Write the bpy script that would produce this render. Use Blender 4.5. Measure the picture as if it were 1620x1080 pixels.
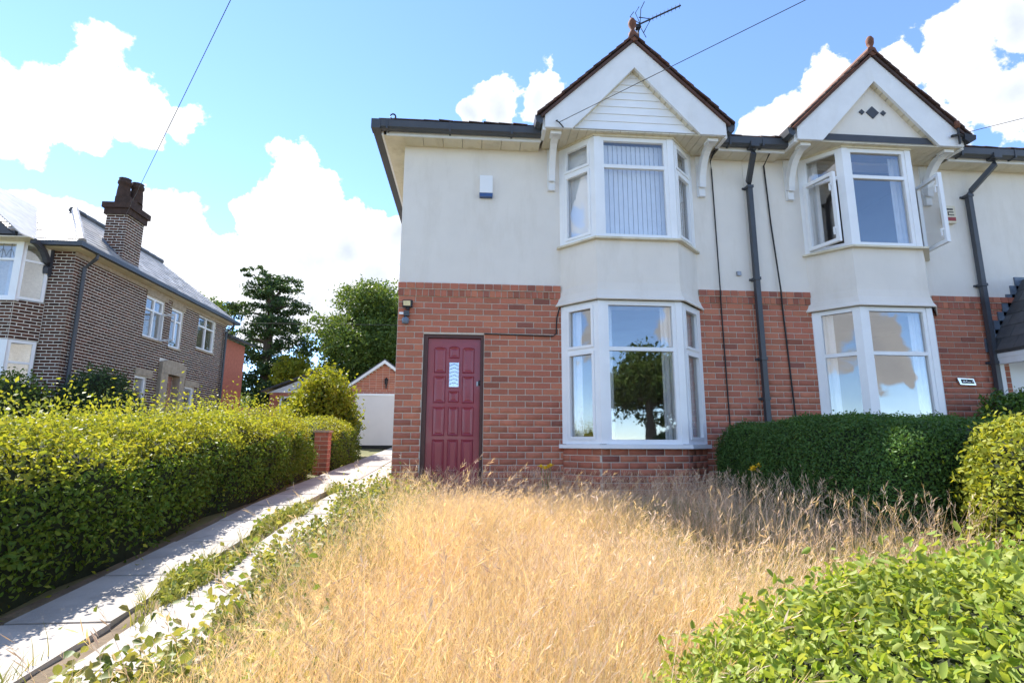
import bpy, math, random
import numpy as np
from mathutils import Vector, Matrix
random.seed(7); RNG = np.random.default_rng(7)
R = math.radians
for o in list(bpy.data.objects): bpy.data.objects.remove(o)
scene = bpy.context.scene
COL = scene.collection

# ------------------------------------------------------------------ camera
cam_d = bpy.data.cameras.new('camera'); cam = bpy.data.objects.new('camera', cam_d); COL.objects.link(cam)
cam_d.sensor_width = 36; cam_d.lens = 860 / 1620 * 36; cam_d.clip_start = .05; cam_d.clip_end = 3000
CAM = Vector((0, -7.233, .62))
cam.location = CAM
PIT, YAW, ROLL = .18325, .07719, .00372
cam.rotation_euler = (Matrix.Rotation(-YAW, 3, 'Z') @ Matrix.Rotation(math.pi/2 + PIT, 3, 'X') @ Matrix.Rotation(ROLL, 3, 'Z')).to_euler()
scene.camera = cam

# ------------------------------------------------------------------ sky and sun
SUNV = Vector((-.62, .64, 1)).normalized()           # towards the sun: behind the houses, a little left
SUN_EL = math.asin(SUNV.z); SUN_AZ = math.atan2(SUNV.x, SUNV.y)
world = bpy.data.worlds.new('World'); scene.world = world; world.use_nodes = True
wt = world.node_tree; wt.nodes.clear()
def wn(t, **k):
    n = wt.nodes.new(t)
    for a, b in k.items(): setattr(n, a, b)
    return n
def wl(a, b): wt.links.new(a, b)
def wmath(op, a, b=None, c=None, clamp=False):
    n = wn('ShaderNodeMath', operation=op); n.use_clamp = clamp
    for i, v in enumerate((a, b, c)):
        if v is None: continue
        if isinstance(v, (int, float)): n.inputs[i].default_value = v
        else: wl(v, n.inputs[i])
    return n.outputs[0]
sky = wn('ShaderNodeTexSky'); sky.sky_type = 'NISHITA'; sky.sun_disc = False
sky.sun_elevation = SUN_EL; sky.sun_rotation = SUN_AZ; sky.altitude = 100; sky.air_density = .66; sky.dust_density = 0; sky.ozone_density = 4
tc = wn('ShaderNodeTexCoord'); DIR = tc.outputs['Generated']
n1 = wn('ShaderNodeTexNoise'); n1.inputs['Scale'].default_value = 8.5; n1.inputs['Detail'].default_value = 11; n1.inputs['Roughness'].default_value = .6
wl(DIR, n1.inputs['Vector'])
n2 = wn('ShaderNodeTexNoise'); n2.inputs['Scale'].default_value = 5.5; n2.inputs['Detail'].default_value = 5
wl(DIR, n2.inputs['Vector'])
fb = wmath('SUBTRACT', n1.outputs['Fac'], .5)
n3 = wn('ShaderNodeTexNoise'); n3.inputs['Scale'].default_value = 5; n3.inputs['Detail'].default_value = 4; wl(DIR, n3.inputs['Vector'])
wv = wn('ShaderNodeVectorMath', operation='SUBTRACT'); wl(n3.outputs['Color'], wv.inputs[0]); wv.inputs[1].default_value = (.5, .5, .5)
ws = wn('ShaderNodeVectorMath', operation='SCALE'); wl(wv.outputs[0], ws.inputs[0]); ws.inputs['Scale'].default_value = .12
wa_ = wn('ShaderNodeVectorMath', operation='ADD'); wl(DIR, wa_.inputs[0]); wl(ws.outputs[0], wa_.inputs[1]); WDIR = wa_.outputs[0]
# cumulus heaps: (direction, angular radius); more of them all round the sky
def d3(az, el): return (math.sin(R(az))*math.cos(R(el)), math.cos(R(az))*math.cos(R(el)), math.sin(R(el)))
def dpx(u, v, r):
    q = Vector(((u-810)/860, (540-v)/860, -1)); k = 1/q.length; d = (cam.rotation_euler.to_matrix() @ q).normalized(); return (tuple(d), r/860*k**1.5)
heaps = [dpx(*h) for h in ((30, 150, 100), (130, 155, 85), (225, 175, 75), (305, 195, 48), (-90, 150, 130), (40, 375, 75), (150, 385, 70), (250, 375, 66), (330, 440, 60), (-60, 350, 90), (200, 470, 80),
         (470, 325, 66), (535, 390, 66), (415, 355, 42), (490, 430, 85), (600, 435, 60), (632, 365, 36), (400, 455, 60), (800, 168, 42), (850, 152, 38), (755, 190, 20), (560, 490, 70), (440, 500, 60),
         (1235, 205, 48), (1320, 160, 66), (1420, 135, 85), (1530, 85, 95), (1610, 150, 110), (1450, 220, 80), (1620, 20, 55), (1330, 230, 60))]
heaps += [(d3(a, e), r) for a, e, r in ((-85, 30, .2), (-110, 18, .2), (-140, 34, .2), (-172, 13, .17), (150, 9, .15), (120, 14, .16), (95, 33, .22), (75, 18, .2), (-60, 58, .15), (80, 60, .15), (-150, 62, .15))]
field = None
for dr_, r in heaps:
    v = wn('ShaderNodeVectorMath', operation='DISTANCE'); wl(WDIR, v.inputs[0]); v.inputs[1].default_value = dr_
    f = wmath('MULTIPLY_ADD', v.outputs['Value'], -1 / r, 1)
    field = f if field is None else wmath('SMOOTH_MAX', field, f, .15)
field = wmath('SUBTRACT', wmath('MULTIPLY_ADD', fb, 3.0, field), -.10)
cr = wn('ShaderNodeMapRange'); cr.interpolation_type = 'SMOOTHSTEP'; wl(field, cr.inputs['Value'])
cr.inputs['From Min'].default_value = .0; cr.inputs['From Max'].default_value = .13
cloud = cr.outputs['Result']
sh = wn('ShaderNodeMapRange'); wl(wmath('ADD', wmath('MULTIPLY', n2.outputs['Fac'], 1.3), wmath('MULTIPLY', field, .30)), sh.inputs['Value'])
sh.inputs['From Min'].default_value = .62; sh.inputs['From Max'].default_value = 1.15; sh.inputs['To Min'].default_value = 0; sh.inputs['To Max'].default_value = 1
ccol = wn('ShaderNodeMix', data_type='RGBA'); wl(sh.outputs['Result'], ccol.inputs['Factor']); ccol.inputs[6].default_value = (3.0, 3.02, 3.1, 1); ccol.inputs[7].default_value = (1.75, 1.93, 2.3, 1)
mixc = wn('ShaderNodeMix', data_type='RGBA'); wl(cloud, mixc.inputs['Factor']); wl(sky.outputs[0], mixc.inputs[6]); wl(ccol.outputs[2], mixc.inputs[7])
bg = wn('ShaderNodeBackground'); bg.inputs['Strength'].default_value = .13; wl(mixc.outputs[2], bg.inputs['Color'])
out = wn('ShaderNodeOutputWorld'); wl(bg.outputs[0], out.inputs['Surface'])
sun_d = bpy.data.lights.new('sun', 'SUN'); sun_d.energy = 3.3; sun_d.angle = R(.53); sun_d.color = (1, .95, .87)
sun = bpy.data.objects.new('sun', sun_d); COL.objects.link(sun); sun.location = (-20, 50, 80)
sun.rotation_euler = (-SUNV).to_track_quat('-Z', 'Y').to_euler()
scene.view_settings.view_transform = 'Standard'; scene.view_settings.look = 'None'; scene.view_settings.gamma = 1
scene.view_settings.exposure = 1.8
scene.render.engine = 'CYCLES'
scene.cycles.max_bounces = 8; scene.cycles.transparent_max_bounces = 16; scene.cycles.sample_clamp_indirect = 6

# ------------------------------------------------------------------ materials
def new_mat(name):
    m = bpy.data.materials.new(name); m.use_nodes = True; nt = m.node_tree; nt.nodes.clear()
    o = nt.nodes.new('ShaderNodeOutputMaterial'); return m, nt, o
def mat(name, base, rough=.6, var=.25, nscale=6., bump=0., bscale=60., rnd=0., hue=None, metallic=0., spec=.4, stain=None, coat=0.):
    m, nt, o = new_mat(name); N = nt.nodes.new; L = nt.links.new
    p = N('ShaderNodeBsdfPrincipled'); L(p.outputs[0], o.inputs[0])
    p.inputs['Roughness'].default_value = rough; p.inputs['Metallic'].default_value = metallic
    p.inputs['Specular IOR Level'].default_value = spec; p.inputs['Coat Weight'].default_value = coat
    t = N('ShaderNodeTexCoord'); nz = N('ShaderNodeTexNoise'); nz.inputs['Scale'].default_value = nscale; nz.inputs['Detail'].default_value = 6
    nz.inputs['Roughness'].default_value = .6; L(t.outputs['Object'], nz.inputs['Vector'])
    mp = N('ShaderNodeMapRange'); mp.inputs['From Min'].default_value = .3; mp.inputs['From Max'].default_value = .7
    mp.inputs['To Min'].default_value = 1 - var; mp.inputs['To Max'].default_value = 1 + var * .5; L(nz.outputs['Fac'], mp.inputs['Value'])
    fac = mp.outputs[0]
    if rnd:
        oi = N('ShaderNodeObjectInfo'); g = N('ShaderNodeNewGeometry')
        ad = N('ShaderNodeMath'); ad.operation = 'ADD'; L(oi.outputs['Random'], ad.inputs[0]); L(g.outputs['Random Per Island'], ad.inputs[1])
        fr = N('ShaderNodeMath'); fr.operation = 'FRACT'; L(ad.outputs[0], fr.inputs[0])
        m2 = N('ShaderNodeMapRange'); m2.inputs['To Min'].default_value = 1 - rnd; m2.inputs['To Max'].default_value = 1 + rnd * .6; L(fr.outputs[0], m2.inputs['Value'])
        mu = N('ShaderNodeMath'); mu.operation = 'MULTIPLY'; L(fac, mu.inputs[0]); L(m2.outputs[0], mu.inputs[1]); fac = mu.outputs[0]
    sc = N('ShaderNodeVectorMath'); sc.operation = 'SCALE'; L(fac, sc.inputs['Scale'])
    src = None
    if hue:
        mx = N('ShaderNodeMix'); mx.data_type = 'RGBA'; mx.inputs[6].default_value = (*base, 1); mx.inputs[7].default_value = (*hue, 1)
        if rnd:
            mf = N('ShaderNodeMath'); mf.operation = 'MULTIPLY'; L(fr.outputs[0], mf.inputs[0]); mf.inputs[1].default_value = 7.31
            m3 = N('ShaderNodeMath'); m3.operation = 'FRACT'; L(mf.outputs[0], m3.inputs[0]); L(m3.outputs[0], mx.inputs['Factor'])
        else:
            n9 = N('ShaderNodeTexNoise'); n9.inputs['Scale'].default_value = nscale * .37; n9.inputs['Detail'].default_value = 5; L(t.outputs['Object'], n9.inputs['Vector'])
            m9 = N('ShaderNodeMapRange'); m9.inputs['From Min'].default_value = .4; m9.inputs['From Max'].default_value = .65; L(n9.outputs['Fac'], m9.inputs['Value']); L(m9.outputs[0], mx.inputs['Factor'])
        L(mx.outputs[2], sc.inputs[0])
    else: sc.inputs[0].default_value = base
    last = sc.outputs[0]
    if stain:                                   # streaky dirt with a shape of its own
        col, amt, ss = stain
        mpn = N('ShaderNodeMapping'); mpn.inputs['Scale'].default_value = (ss, ss, ss * .25); L(t.outputs['Object'], mpn.inputs[0])
        n4 = N('ShaderNodeTexNoise'); n4.inputs['Scale'].default_value = 1.6; n4.inputs['Detail'].default_value = 8; n4.inputs['Roughness'].default_value = .7; L(mpn.outputs[0], n4.inputs['Vector'])
        m4 = N('ShaderNodeMapRange'); m4.inputs['From Min'].default_value = .5; m4.inputs['From Max'].default_value = .75; m4.inputs['To Max'].default_value = amt; L(n4.outputs['Fac'], m4.inputs['Value'])
        m5 = N('ShaderNodeMix'); m5.data_type = 'RGBA'; L(m4.outputs[0], m5.inputs['Factor']); L(last, m5.inputs[6]); m5.inputs[7].default_value = (*col, 1); last = m5.outputs[2]
    L(last, p.inputs['Base Color'])
    if bump:
        nb = N('ShaderNodeTexNoise'); nb.inputs['Scale'].default_value = bscale; nb.inputs['Detail'].default_value = 4; L(t.outputs['Object'], nb.inputs['Vector'])
        b = N('ShaderNodeBump'); b.inputs['Strength'].default_value = bump; b.inputs['Distance'].default_value = .01; L(nb.outputs['Fac'], b.inputs['Height']); L(b.outputs[0], p.inputs['Normal'])
    return m
def leafmat(name, c1, c2, trans=.4, rough=.5, spec=.25):
    m, nt, o = new_mat(name); N = nt.nodes.new; L = nt.links.new
    g = N('ShaderNodeNewGeometry'); mx = N('ShaderNodeMix'); mx.data_type = 'RGBA'
    mx.inputs[6].default_value = (*c1, 1); mx.inputs[7].default_value = (*c2, 1); L(g.outputs['Random Per Island'], mx.inputs['Factor'])
    t = N('ShaderNodeTexCoord'); nz = N('ShaderNodeTexNoise'); nz.inputs['Scale'].default_value = 1.7; nz.inputs['Detail'].default_value = 4; L(t.outputs['Object'], nz.inputs['Vector'])
    mp = N('ShaderNodeMapRange'); mp.inputs['From Min'].default_value = .3; mp.inputs['From Max'].default_value = .7; mp.inputs['To Min'].default_value = .72; mp.inputs['To Max'].default_value = 1.25; L(nz.outputs['Fac'], mp.inputs['Value'])
    sc = N('ShaderNodeVectorMath'); sc.operation = 'SCALE'; L(mx.outputs[2], sc.inputs[0]); L(mp.outputs[0], sc.inputs['Scale'])
    p = N('ShaderNodeBsdfPrincipled'); p.inputs['Roughness'].default_value = rough; p.inputs['Specular IOR Level'].default_value = spec; L(sc.outputs[0], p.inputs['Base Color'])
    tr = N('ShaderNodeBsdfTranslucent'); s2 = N('ShaderNodeVectorMath'); s2.operation = 'MULTIPLY'; L(sc.outputs[0], s2.inputs[0]); s2.inputs[1].default_value = (1.5, 1.35, .6); L(s2.outputs[0], tr.inputs['Color'])
    ms = N('ShaderNodeMixShader'); ms.inputs[0].default_value = trans; L(p.outputs[0], ms.inputs[1]); L(tr.outputs[0], ms.inputs[2]); L(ms.outputs[0], o.inputs[0])
    return m
def glassmat(name, refl=.22, tint=(1, 1, 1)):
    m, nt, o = new_mat(name); N = nt.nodes.new; L = nt.links.new
    t = N('ShaderNodeBsdfTransparent'); t.inputs[0].default_value = (*tint, 1)
    g = N('ShaderNodeBsdfGlossy'); g.inputs['Roughness'].default_value = .015
    tx = N('ShaderNodeTexCoord'); nz = N('ShaderNodeTexNoise'); nz.inputs['Scale'].default_value = 1.3; L(tx.outputs['Object'], nz.inputs['Vector'])
    b = N('ShaderNodeBump'); b.inputs['Strength'].default_value = .06; b.inputs['Distance'].default_value = .05; L(nz.outputs['Fac'], b.inputs['Height']); L(b.outputs[0], g.inputs['Normal'])
    f = N('ShaderNodeLayerWeight'); f.inputs[0].default_value = .5; pw = N('ShaderNodeMath'); pw.operation = 'POWER'; L(f.outputs['Facing'], pw.inputs[0]); pw.inputs[1].default_value = 5
    mp = N('ShaderNodeMapRange'); mp.inputs['To Min'].default_value = refl; mp.inputs['To Max'].default_value = 1; L(pw.outputs[0], mp.inputs['Value'])
    ms = N('ShaderNodeMixShader'); L(mp.outputs[0], ms.inputs[0]); L(t.outputs[0], ms.inputs[1]); L(g.outputs[0], ms.inputs[2]); L(ms.outputs[0], o.inputs[0])
    return m
def emat(name, col, s):
    m, nt, o = new_mat(name); e = nt.nodes.new('ShaderNodeEmission'); e.inputs[0].default_value = (*col, 1); e.inputs[1].default_value = s; nt.links.new(e.outputs[0], o.inputs[0]); return m
M = dict(
 render=mat('cream_render', (.80, .755, .70), .9, .06, 1.5, .35, 160, stain=((.46, .40, .31), .28, 1.6)),
 mortar=mat('mortar', (.64, .57, .49), .95, .15, 20, .4, 200),
 brick=mat('red_brick', (.53, .195, .115), .85, .18, 9, .35, 90, rnd=.16, hue=(.47, .155, .10)),
 brickdark=mat('dark_red_brick', (.42, .145, .09), .85, .25, 9, .35, 90, rnd=.25, hue=(.33, .12, .09)),
 mortar2=mat('pale_mortar', (.74, .70, .63), .95, .15, 20, .4, 200),
 brown=mat('brown_brick', (.080, .036, .024), .85, .3, 9, .35, 90, rnd=.4, hue=(.115, .044, .026)),
 pvc=mat('white_plastic', (.86, .875, .90), .35, .05, 3, spec=.5),
 paint=mat('white_painted_wood', (.80, .81, .83), .5, .06, 4, .1, 40, stain=((.50, .45, .36), .2, 2.5)),
 cream=mat('cream_board', (.74, .68, .54), .6, .1, 4, stain=((.40, .32, .18), .5, 3.)),
 joint=mat('board_joint', (.35, .31, .24), .8),
 dark=mat('dark_grey_plastic', (.055, .062, .075), .45, .15, 5, spec=.5),
 lead=mat('lead_flashing', (.16, .20, .26), .5, .3, 8, .3, 30, metallic=.3),
 rubber=mat('black_rubber', (.02, .02, .022), .6),
 door=mat('dark_red_paint', (.30, .042, .06), .32, .10, 5, .04, 30, spec=.5, coat=.2),
 doorframe=mat('brown_red_frame', (.085, .035, .03), .5, .2, 8),
 glass=glassmat('window_glass', .17), glass2=glassmat('window_glass_dark', .18), glass3=glassmat('window_glass_clear', .15),
 lace=mat('net_curtain', (.72, .73, .74), .9, .08, 8), blind=mat('pale_blue_blind', (.86, .90, .95), .8, .06, 8),
 room=mat('room_plaster', (.42, .38, .33), .9, .1, 2), carpet=mat('room_carpet', (.10, .08, .07), .95, .2, 10),
 tile=mat('clay_roof_tile', (.105, .048, .035), .8, .3, 6, .3, 60, rnd=.4, hue=(.07, .045, .04)),
 terracotta=mat('terracotta', (.17, .07, .042), .8, .3, 12, .2, 60),
 slate=mat('grey_slate', (.085, .088, .095), .55, .25, 10, .25, 50, rnd=.35),
 paleslate=mat('pale_slate', (.46, .44, .42), .42, .25, 4, .25, 40, rnd=.3),
 stone=mat('sandstone', (.40, .33, .25), .85, .25, 8, .3, 70),
 concrete=mat('driveway_concrete', (.44, .40, .36), .9, .22, 3, .35, 120, rnd=.12, stain=((.22, .19, .16), .5, 3.)),
 soil=mat('dry_soil', (.17, .125, .085), .95, .35, 5, .7, 40, hue=(.23, .17, .10)),
 ground=mat('lawn_ground', (.15, .15, .06), .95, .4, 1.2, .7, 20, hue=(.24, .20, .10)),
 asphalt=mat('asphalt', (.06, .06, .062), .9, .2, 10, .4, 200),
 white_door=mat('white_garage_door', (.74, .71, .70), .5, .04, 3),
 wood=mat('bark', (.10, .075, .055), .9, .35, 8, .8, 30),
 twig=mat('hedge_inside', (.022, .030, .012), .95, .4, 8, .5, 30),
 metal=mat('grey_metal', (.30, .31, .33), .4, .1, 8, metallic=.8),
 iron=mat('black_iron', (.02, .021, .025), .5),
 red=mat('red_plastic', (.30, .03, .03), .4), blue=mat('blue_plastic', (.045, .10, .26), .3),
 pink=mat('salmon_door', (.42, .22, .19), .5, .1, 5), yellow=mat('yellow_petal', (.85, .55, .02), .6, .1, 10),
 lamp=mat('floodlight_lens', (.75, .62, .33), .25), chrome=mat('steel', (.55, .56, .58), .2, metallic=1),
 soot=mat('sooty_brick', (.055, .032, .024), .9, .4, 9, .6, 40),
 timber=mat('dark_painted_timber', (.06, .065, .08), .55, .15, 5),
 privet=leafmat('sunlit_privet_leaf', (.20, .25, .03), (.34, .34, .05), .42), privet_shade=leafmat('shaded_privet_leaf', (.07, .14, .02), (.16, .21, .03), .36),  # lit and shaded leaf tones: sun and shade put into the colour
 boxleaf=leafmat('fine_hedge_leaf', (.05, .115, .028), (.095, .175, .04), .28), fg=leafmat('bright_hedge_leaf', (.19, .29, .04), (.38, .42, .11), .42),
 shrub=leafmat('yellow_green_shrub_leaf', (.16, .21, .02), (.28, .27, .03), .42), conifer=leafmat('conifer_leaf', (.035, .075, .03), (.075, .12, .04), .25),
 treeleaf=leafmat('tree_leaf', (.065, .12, .03), (.13, .18, .04), .35), ivy=leafmat('ivy_leaf', (.12, .19, .045), (.36, .34, .11), .35),
 straw=leafmat('dry_grass', (.58, .43, .31), (.72, .59, .45), .35, .6, .2), seed=leafmat('grass_seed_head', (.58, .40, .31), (.74, .60, .47), .35, .7, .2),
 green=leafmat('green_grass', (.15, .20, .05), (.36, .33, .12), .35, .5, .3), porchleaf=leafmat('glossy_shrub_leaf', (.05, .12, .02), (.12, .20, .03), .25, .3, .5),
)

# ------------------------------------------------------------------ mesh helpers
WL = {}
class MB:
    def __init__(s): s.v = []; s.f = []
    def add(s, vs, fs):
        n = len(s.v); s.v += [tuple(p) for p in vs]; s.f += [tuple(i + n for i in f) for f in fs]; return s
    def box(s, x0, x1, y0, y1, z0, z1):
        return s.add([(x0,y0,z0),(x1,y0,z0),(x1,y1,z0),(x0,y1,z0),(x0,y0,z1),(x1,y0,z1),(x1,y1,z1),(x0,y1,z1)],
                     [(0,3,2,1),(4,5,6,7),(0,1,5,4),(1,2,6,5),(2,3,7,6),(3,0,4,7)])
    def fbox(s, F, s0, s1, t0, t1, z0, z1):        # box in a wall frame F = (origin xy, along xy, outward xy)
        o, u, n = F
        P = lambda a, b, z: (o[0]+u[0]*a+n[0]*b, o[1]+u[1]*a+n[1]*b, z)
        v = [P(s0,t1,z0),P(s1,t1,z0),P(s1,t0,z0),P(s0,t0,z0),P(s0,t1,z1),P(s1,t1,z1),P(s1,t0,z1),P(s0,t0,z1)]
        return s.add(v, [(0,3,2,1),(4,5,6,7),(0,1,5,4),(1,2,6,5),(2,3,7,6),(3,0,4,7)])
    def prism(s, poly, d):                         # polygon (3D points) extruded by vector d
        n = len(poly); d = Vector(d); P = [Vector(p) for p in poly]
        return s.add([tuple(p) for p in P] + [tuple(p + d) for p in P],
                     [tuple(range(n))[::-1], tuple(range(n, 2*n))] + [(i, (i+1) % n, (i+1) % n + n, i + n) for i in range(n)])
    def tube(s, pts, r, n=8, sq=False):
        pts = [Vector(p) for p in pts]; rings = []; rr = r if isinstance(r, (list, tuple)) else [r]*len(pts)
        for i, p in enumerate(pts):
            t = (pts[min(i+1, len(pts)-1)] - pts[max(i-1, 0)]).normalized()
            a = Vector((0,0,1)) if abs(t.z) < .95 else Vector((0,-1,0))
            x = t.cross(a).normalized(); y = x.cross(t).normalized()
            if sq: rings.append([p + (x*c + y*d) * rr[i] for c, d in ((-1,-1),(1,-1),(1,1),(-1,1))])
            else: rings.append([p + (x*math.cos(2*math.pi*k/n) + y*math.sin(2*math.pi*k/n)) * rr[i] for k in range(n)])
        m = len(rings[0]); v = [tuple(q) for g in rings for q in g]
        f = [(i*m+k, i*m+(k+1) % m, (i+1)*m+(k+1) % m, (i+1)*m+k) for i in range(len(pts)-1) for k in range(m)]
        f += [tuple(range(m))[::-1], tuple((len(pts)-1)*m + k for k in range(m))]
        return s.add(v, f)
    def lathe(s, c, prof, n=12):
        v = []; m = len(prof)
        for k in range(n):
            a = 2*math.pi*k/n
            v += [(c[0]+r*math.cos(a), c[1]+r*math.sin(a), c[2]+z) for r, z in prof]
        f = [(k*m+i, ((k+1) % n)*m+i, ((k+1) % n)*m+i+1, k*m+i+1) for k in range(n) for i in range(m-1)]
        return s.add(v, f)
def link(o, parent):
    COL.objects.link(o)
    if parent is not None: o.parent = parent
def obj(name, mb, m, parent=None, smooth=False, **props):
    off = WL[parent.name] if parent is not None else Vector((0, 0, 0))
    me = bpy.data.meshes.new(name)
    me.from_pydata([(x-off.x, y-off.y, z-off.z) for x, y, z in mb.v], [], mb.f); me.update()
    if smooth: me.polygons.foreach_set('use_smooth', [True]*len(me.polygons))
    me.materials.append(M[m] if isinstance(m, str) else m)
    o = bpy.data.objects.new(name, me); link(o, parent); WL[o.name] = off.copy()
    for k, v in props.items(): o[k] = v
    return o
def npobj(name, V, F, m, parent=None, **props):    # fast quads / tris from numpy
    off = np.array(WL[parent.name]) if parent is not None else np.zeros(3)
    V = np.asarray(V, dtype=np.float32) - off.astype(np.float32); F = np.asarray(F, dtype=np.int32); k = F.shape[1]
    me = bpy.data.meshes.new(name); me.vertices.add(len(V)); me.vertices.foreach_set('co', V.ravel())
    me.loops.add(F.size); me.loops.foreach_set('vertex_index', F.ravel())
    me.polygons.add(len(F)); me.polygons.foreach_set('loop_start', np.arange(0, F.size, k, dtype=np.int32)); me.polygons.foreach_set('loop_total', np.full(len(F), k, dtype=np.int32))
    me.update(calc_edges=True); me.materials.append(M[m])
    o = bpy.data.objects.new(name, me); link(o, parent); WL[o.name] = Vector(off)
    for a, v in props.items(): o[a] = v
    return o
def thing(name, label, cat, loc, group=None):
    o = bpy.data.objects.new(name, None); COL.objects.link(o); o.location = loc; o.empty_display_size = .2
    o['label'] = label; o['category'] = cat
    if group: o['group'] = group
    WL[o.name] = Vector(loc); return o
def tag(o, label, cat, group=None):
    o['label'] = label; o['category'] = cat
    if group: o['group'] = group
    return o
def struct(o): o['kind'] = 'structure'; return o
def frame(a, b):                                   # wall frame from a to b seen from outside, outward on the right-hand side
    a = Vector(a); b = Vector(b); L = (b-a).length; u = (b-a)/L
    return ((a.x, a.y), (u.x, u.y), (u.y, -u.x)), L
# template brick: chamfered front, outward = -Y, unit 1 x .06 x 1 centred
BT = []
for (dx, y, dz) in ((.5, 0, .5), (.5, .004, .5), (.5, .05, .5)):
    k = .985 if y == 0 else 1; kz = .95 if y == 0 else 1
    BT += [(-dx*k, y, -dz*kz), (dx*k, y, -dz*kz), (dx*k, y, dz*kz), (-dx*k, y, dz*kz)]
BF = [(0,1,2,3)] + [(i, i+4, (i+1) % 4+4, (i+1) % 4) for i in range(4)] + [(i+4, i+8, (i+1) % 4+8, (i+1) % 4+4) for i in range(4)] + [(11,10,9,8)]
BTn = np.array(BT, dtype=np.float32)
_bm = {}
def brick_mesh(m):
    if m not in _bm:
        me = bpy.data.meshes.new('brick'); me.from_pydata(BT, [], [f[::-1] for f in BF]); me.update(); me.materials.append(M[m]); _bm[m] = me
    return _bm[m]
def bricks_on(parent, lst, limit, stuffname='brick_field'):
    """lst: (centre xyz, length, height, rotz, material, priority). The `limit` with the highest priority become bricks of their own."""
    lst = sorted(lst, key=lambda b: -b[5]); off = WL[parent.name]
    for c, L, H, rz, m, p in lst[:limit]:
        o = bpy.data.objects.new('brick', brick_mesh(m)); o.parent = parent
        o.location = Vector(c) - off; o.rotation_euler = (0, 0, rz); o.scale = (L, 1, H); COL.objects.link(o)
    rest = {}
    for b in lst[limit:]: rest.setdefault(b[4], []).append(b)
    for m, bl in rest.items():
        V = []; F = []; BFn = np.array([f[::-1] for f in BF])
        for i, (c, L, H, rz, _, _) in enumerate(bl):
            q = BTn * (L, 1, H); ca, sa = math.cos(rz), math.sin(rz)
            V.append(np.stack([q[:,0]*ca - q[:,1]*sa + c[0], q[:,0]*sa + q[:,1]*ca + c[1], q[:,2] + c[2]], 1)); F.append(BFn + 12*i)
        npobj(stuffname, np.concatenate(V), np.concatenate(F), m, parent, kind='stuff')
def brick_rows(F, L, ztop, zbot, course, mod, holes, m, prio, joint=.011, s0=0., phase=0):
    """running bond on frame F from s=s0..L; holes: (s0,s1,z0,z1) to keep clear"""
    o, u, n = F; rz = math.atan2(u[1], u[0]); out = []; k = 0; z = ztop
    while z - course * .5 > zbot:
        zc = z - course/2; s = s0 - (mod/2 if (k + phase) % 2 else 0)
        segs = [(s0, L)]
        for h in holes:
            if h[2] < zc < h[3]:
                ns = []
                for a, b in segs:
                    if h[1] <= a or h[0] >= b: ns.append((a, b))
                    else:
                        if h[0] > a: ns.append((a, h[0]))
                        if h[1] < b: ns.append((h[1], b))
                segs = ns
        while s < L:
            for a, b in segs:
                p, q = max(s, a), min(s + mod, b)
                if q - p > .035:
                    c = (p+q)/2; t = random.uniform(-.0015, .002)
                    P = (o[0]+u[0]*c+n[0]*t, o[1]+u[1]*c+n[1]*t, zc)
                    out.append((P, q-p-joint, course-joint, rz, m(k, c) if callable(m) else m, prio(P)))
            s += mod
        z -= course; k += 1
    return out
def wall_cells(mb, F, L, z0, z1, t0, t1, holes):   # wall slab with rectangular openings, from boxes
    ss = sorted({0, L} | {min(max(h[i], 0), L) for h in holes for i in (0, 1)}); zs = sorted({z0, z1} | {min(max(h[i], z0), z1) for h in holes for i in (2, 3)})
    for i in range(len(ss)-1):
        run = None
        for j in range(len(zs)-1):
            c, d = (ss[i]+ss[i+1])/2, (zs[j]+zs[j+1])/2
            solid = not any(h[0] < c < h[1] and h[2] < d < h[3] for h in holes)
            if solid: run = (run[0], zs[j+1]) if run else (zs[j], zs[j+1])
            if run and (not solid or j == len(zs)-2): mb.fbox(F, ss[i], ss[i+1], t0, t1, run[0], run[1]); run = None
    return mb

# ------------------------------------------------------------------ ground
def sstep(x, a, b):
    t = np.clip((x-a)/(b-a), 0, 1); return t*t*(3-2*t)
def gz(x, y):
    x = np.asarray(x, float); y = np.asarray(y, float)
    z = np.where(y < 0, -.15 + .075*y, -.15 + .044*y); z = np.where(y > 13, .42 + .03*(y-13), z)
    z = np.where(y < -8.2, -.765 + 0*y, z)
    z = z + sstep(-x, 4.0, 6.5) * .55 * sstep(y, -6, 5)
    return np.minimum(z, 3.0)
def g1(x, y): return float(gz(x, y))
xs = np.concatenate([[-900, -400, -150, -60, -30], np.arange(-20, 20.1, .5), [30, 60, 150, 400, 900]])
ys = np.concatenate([[-900, -300, -100, -40], np.arange(-16, 30.1, .5), [40, 60, 100, 300, 1200]])
X, Y = np.meshgrid(xs, ys); Z = gz(X, Y) + np.where((np.abs(X) < 20) & (np.abs(Y) < 20), .015*np.sin(X*3.1)*np.sin(Y*2.7), 0)
V = np.stack([X.ravel(), Y.ravel(), Z.ravel() - .03], 1); nx = len(xs)
I = np.array([(j*nx+i, j*nx+i+1, (j+1)*nx+i+1, (j+1)*nx+i) for j in range(len(ys)-1) for i in range(nx-1)])
struct(npobj('ground', V, I, 'ground'))
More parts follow.
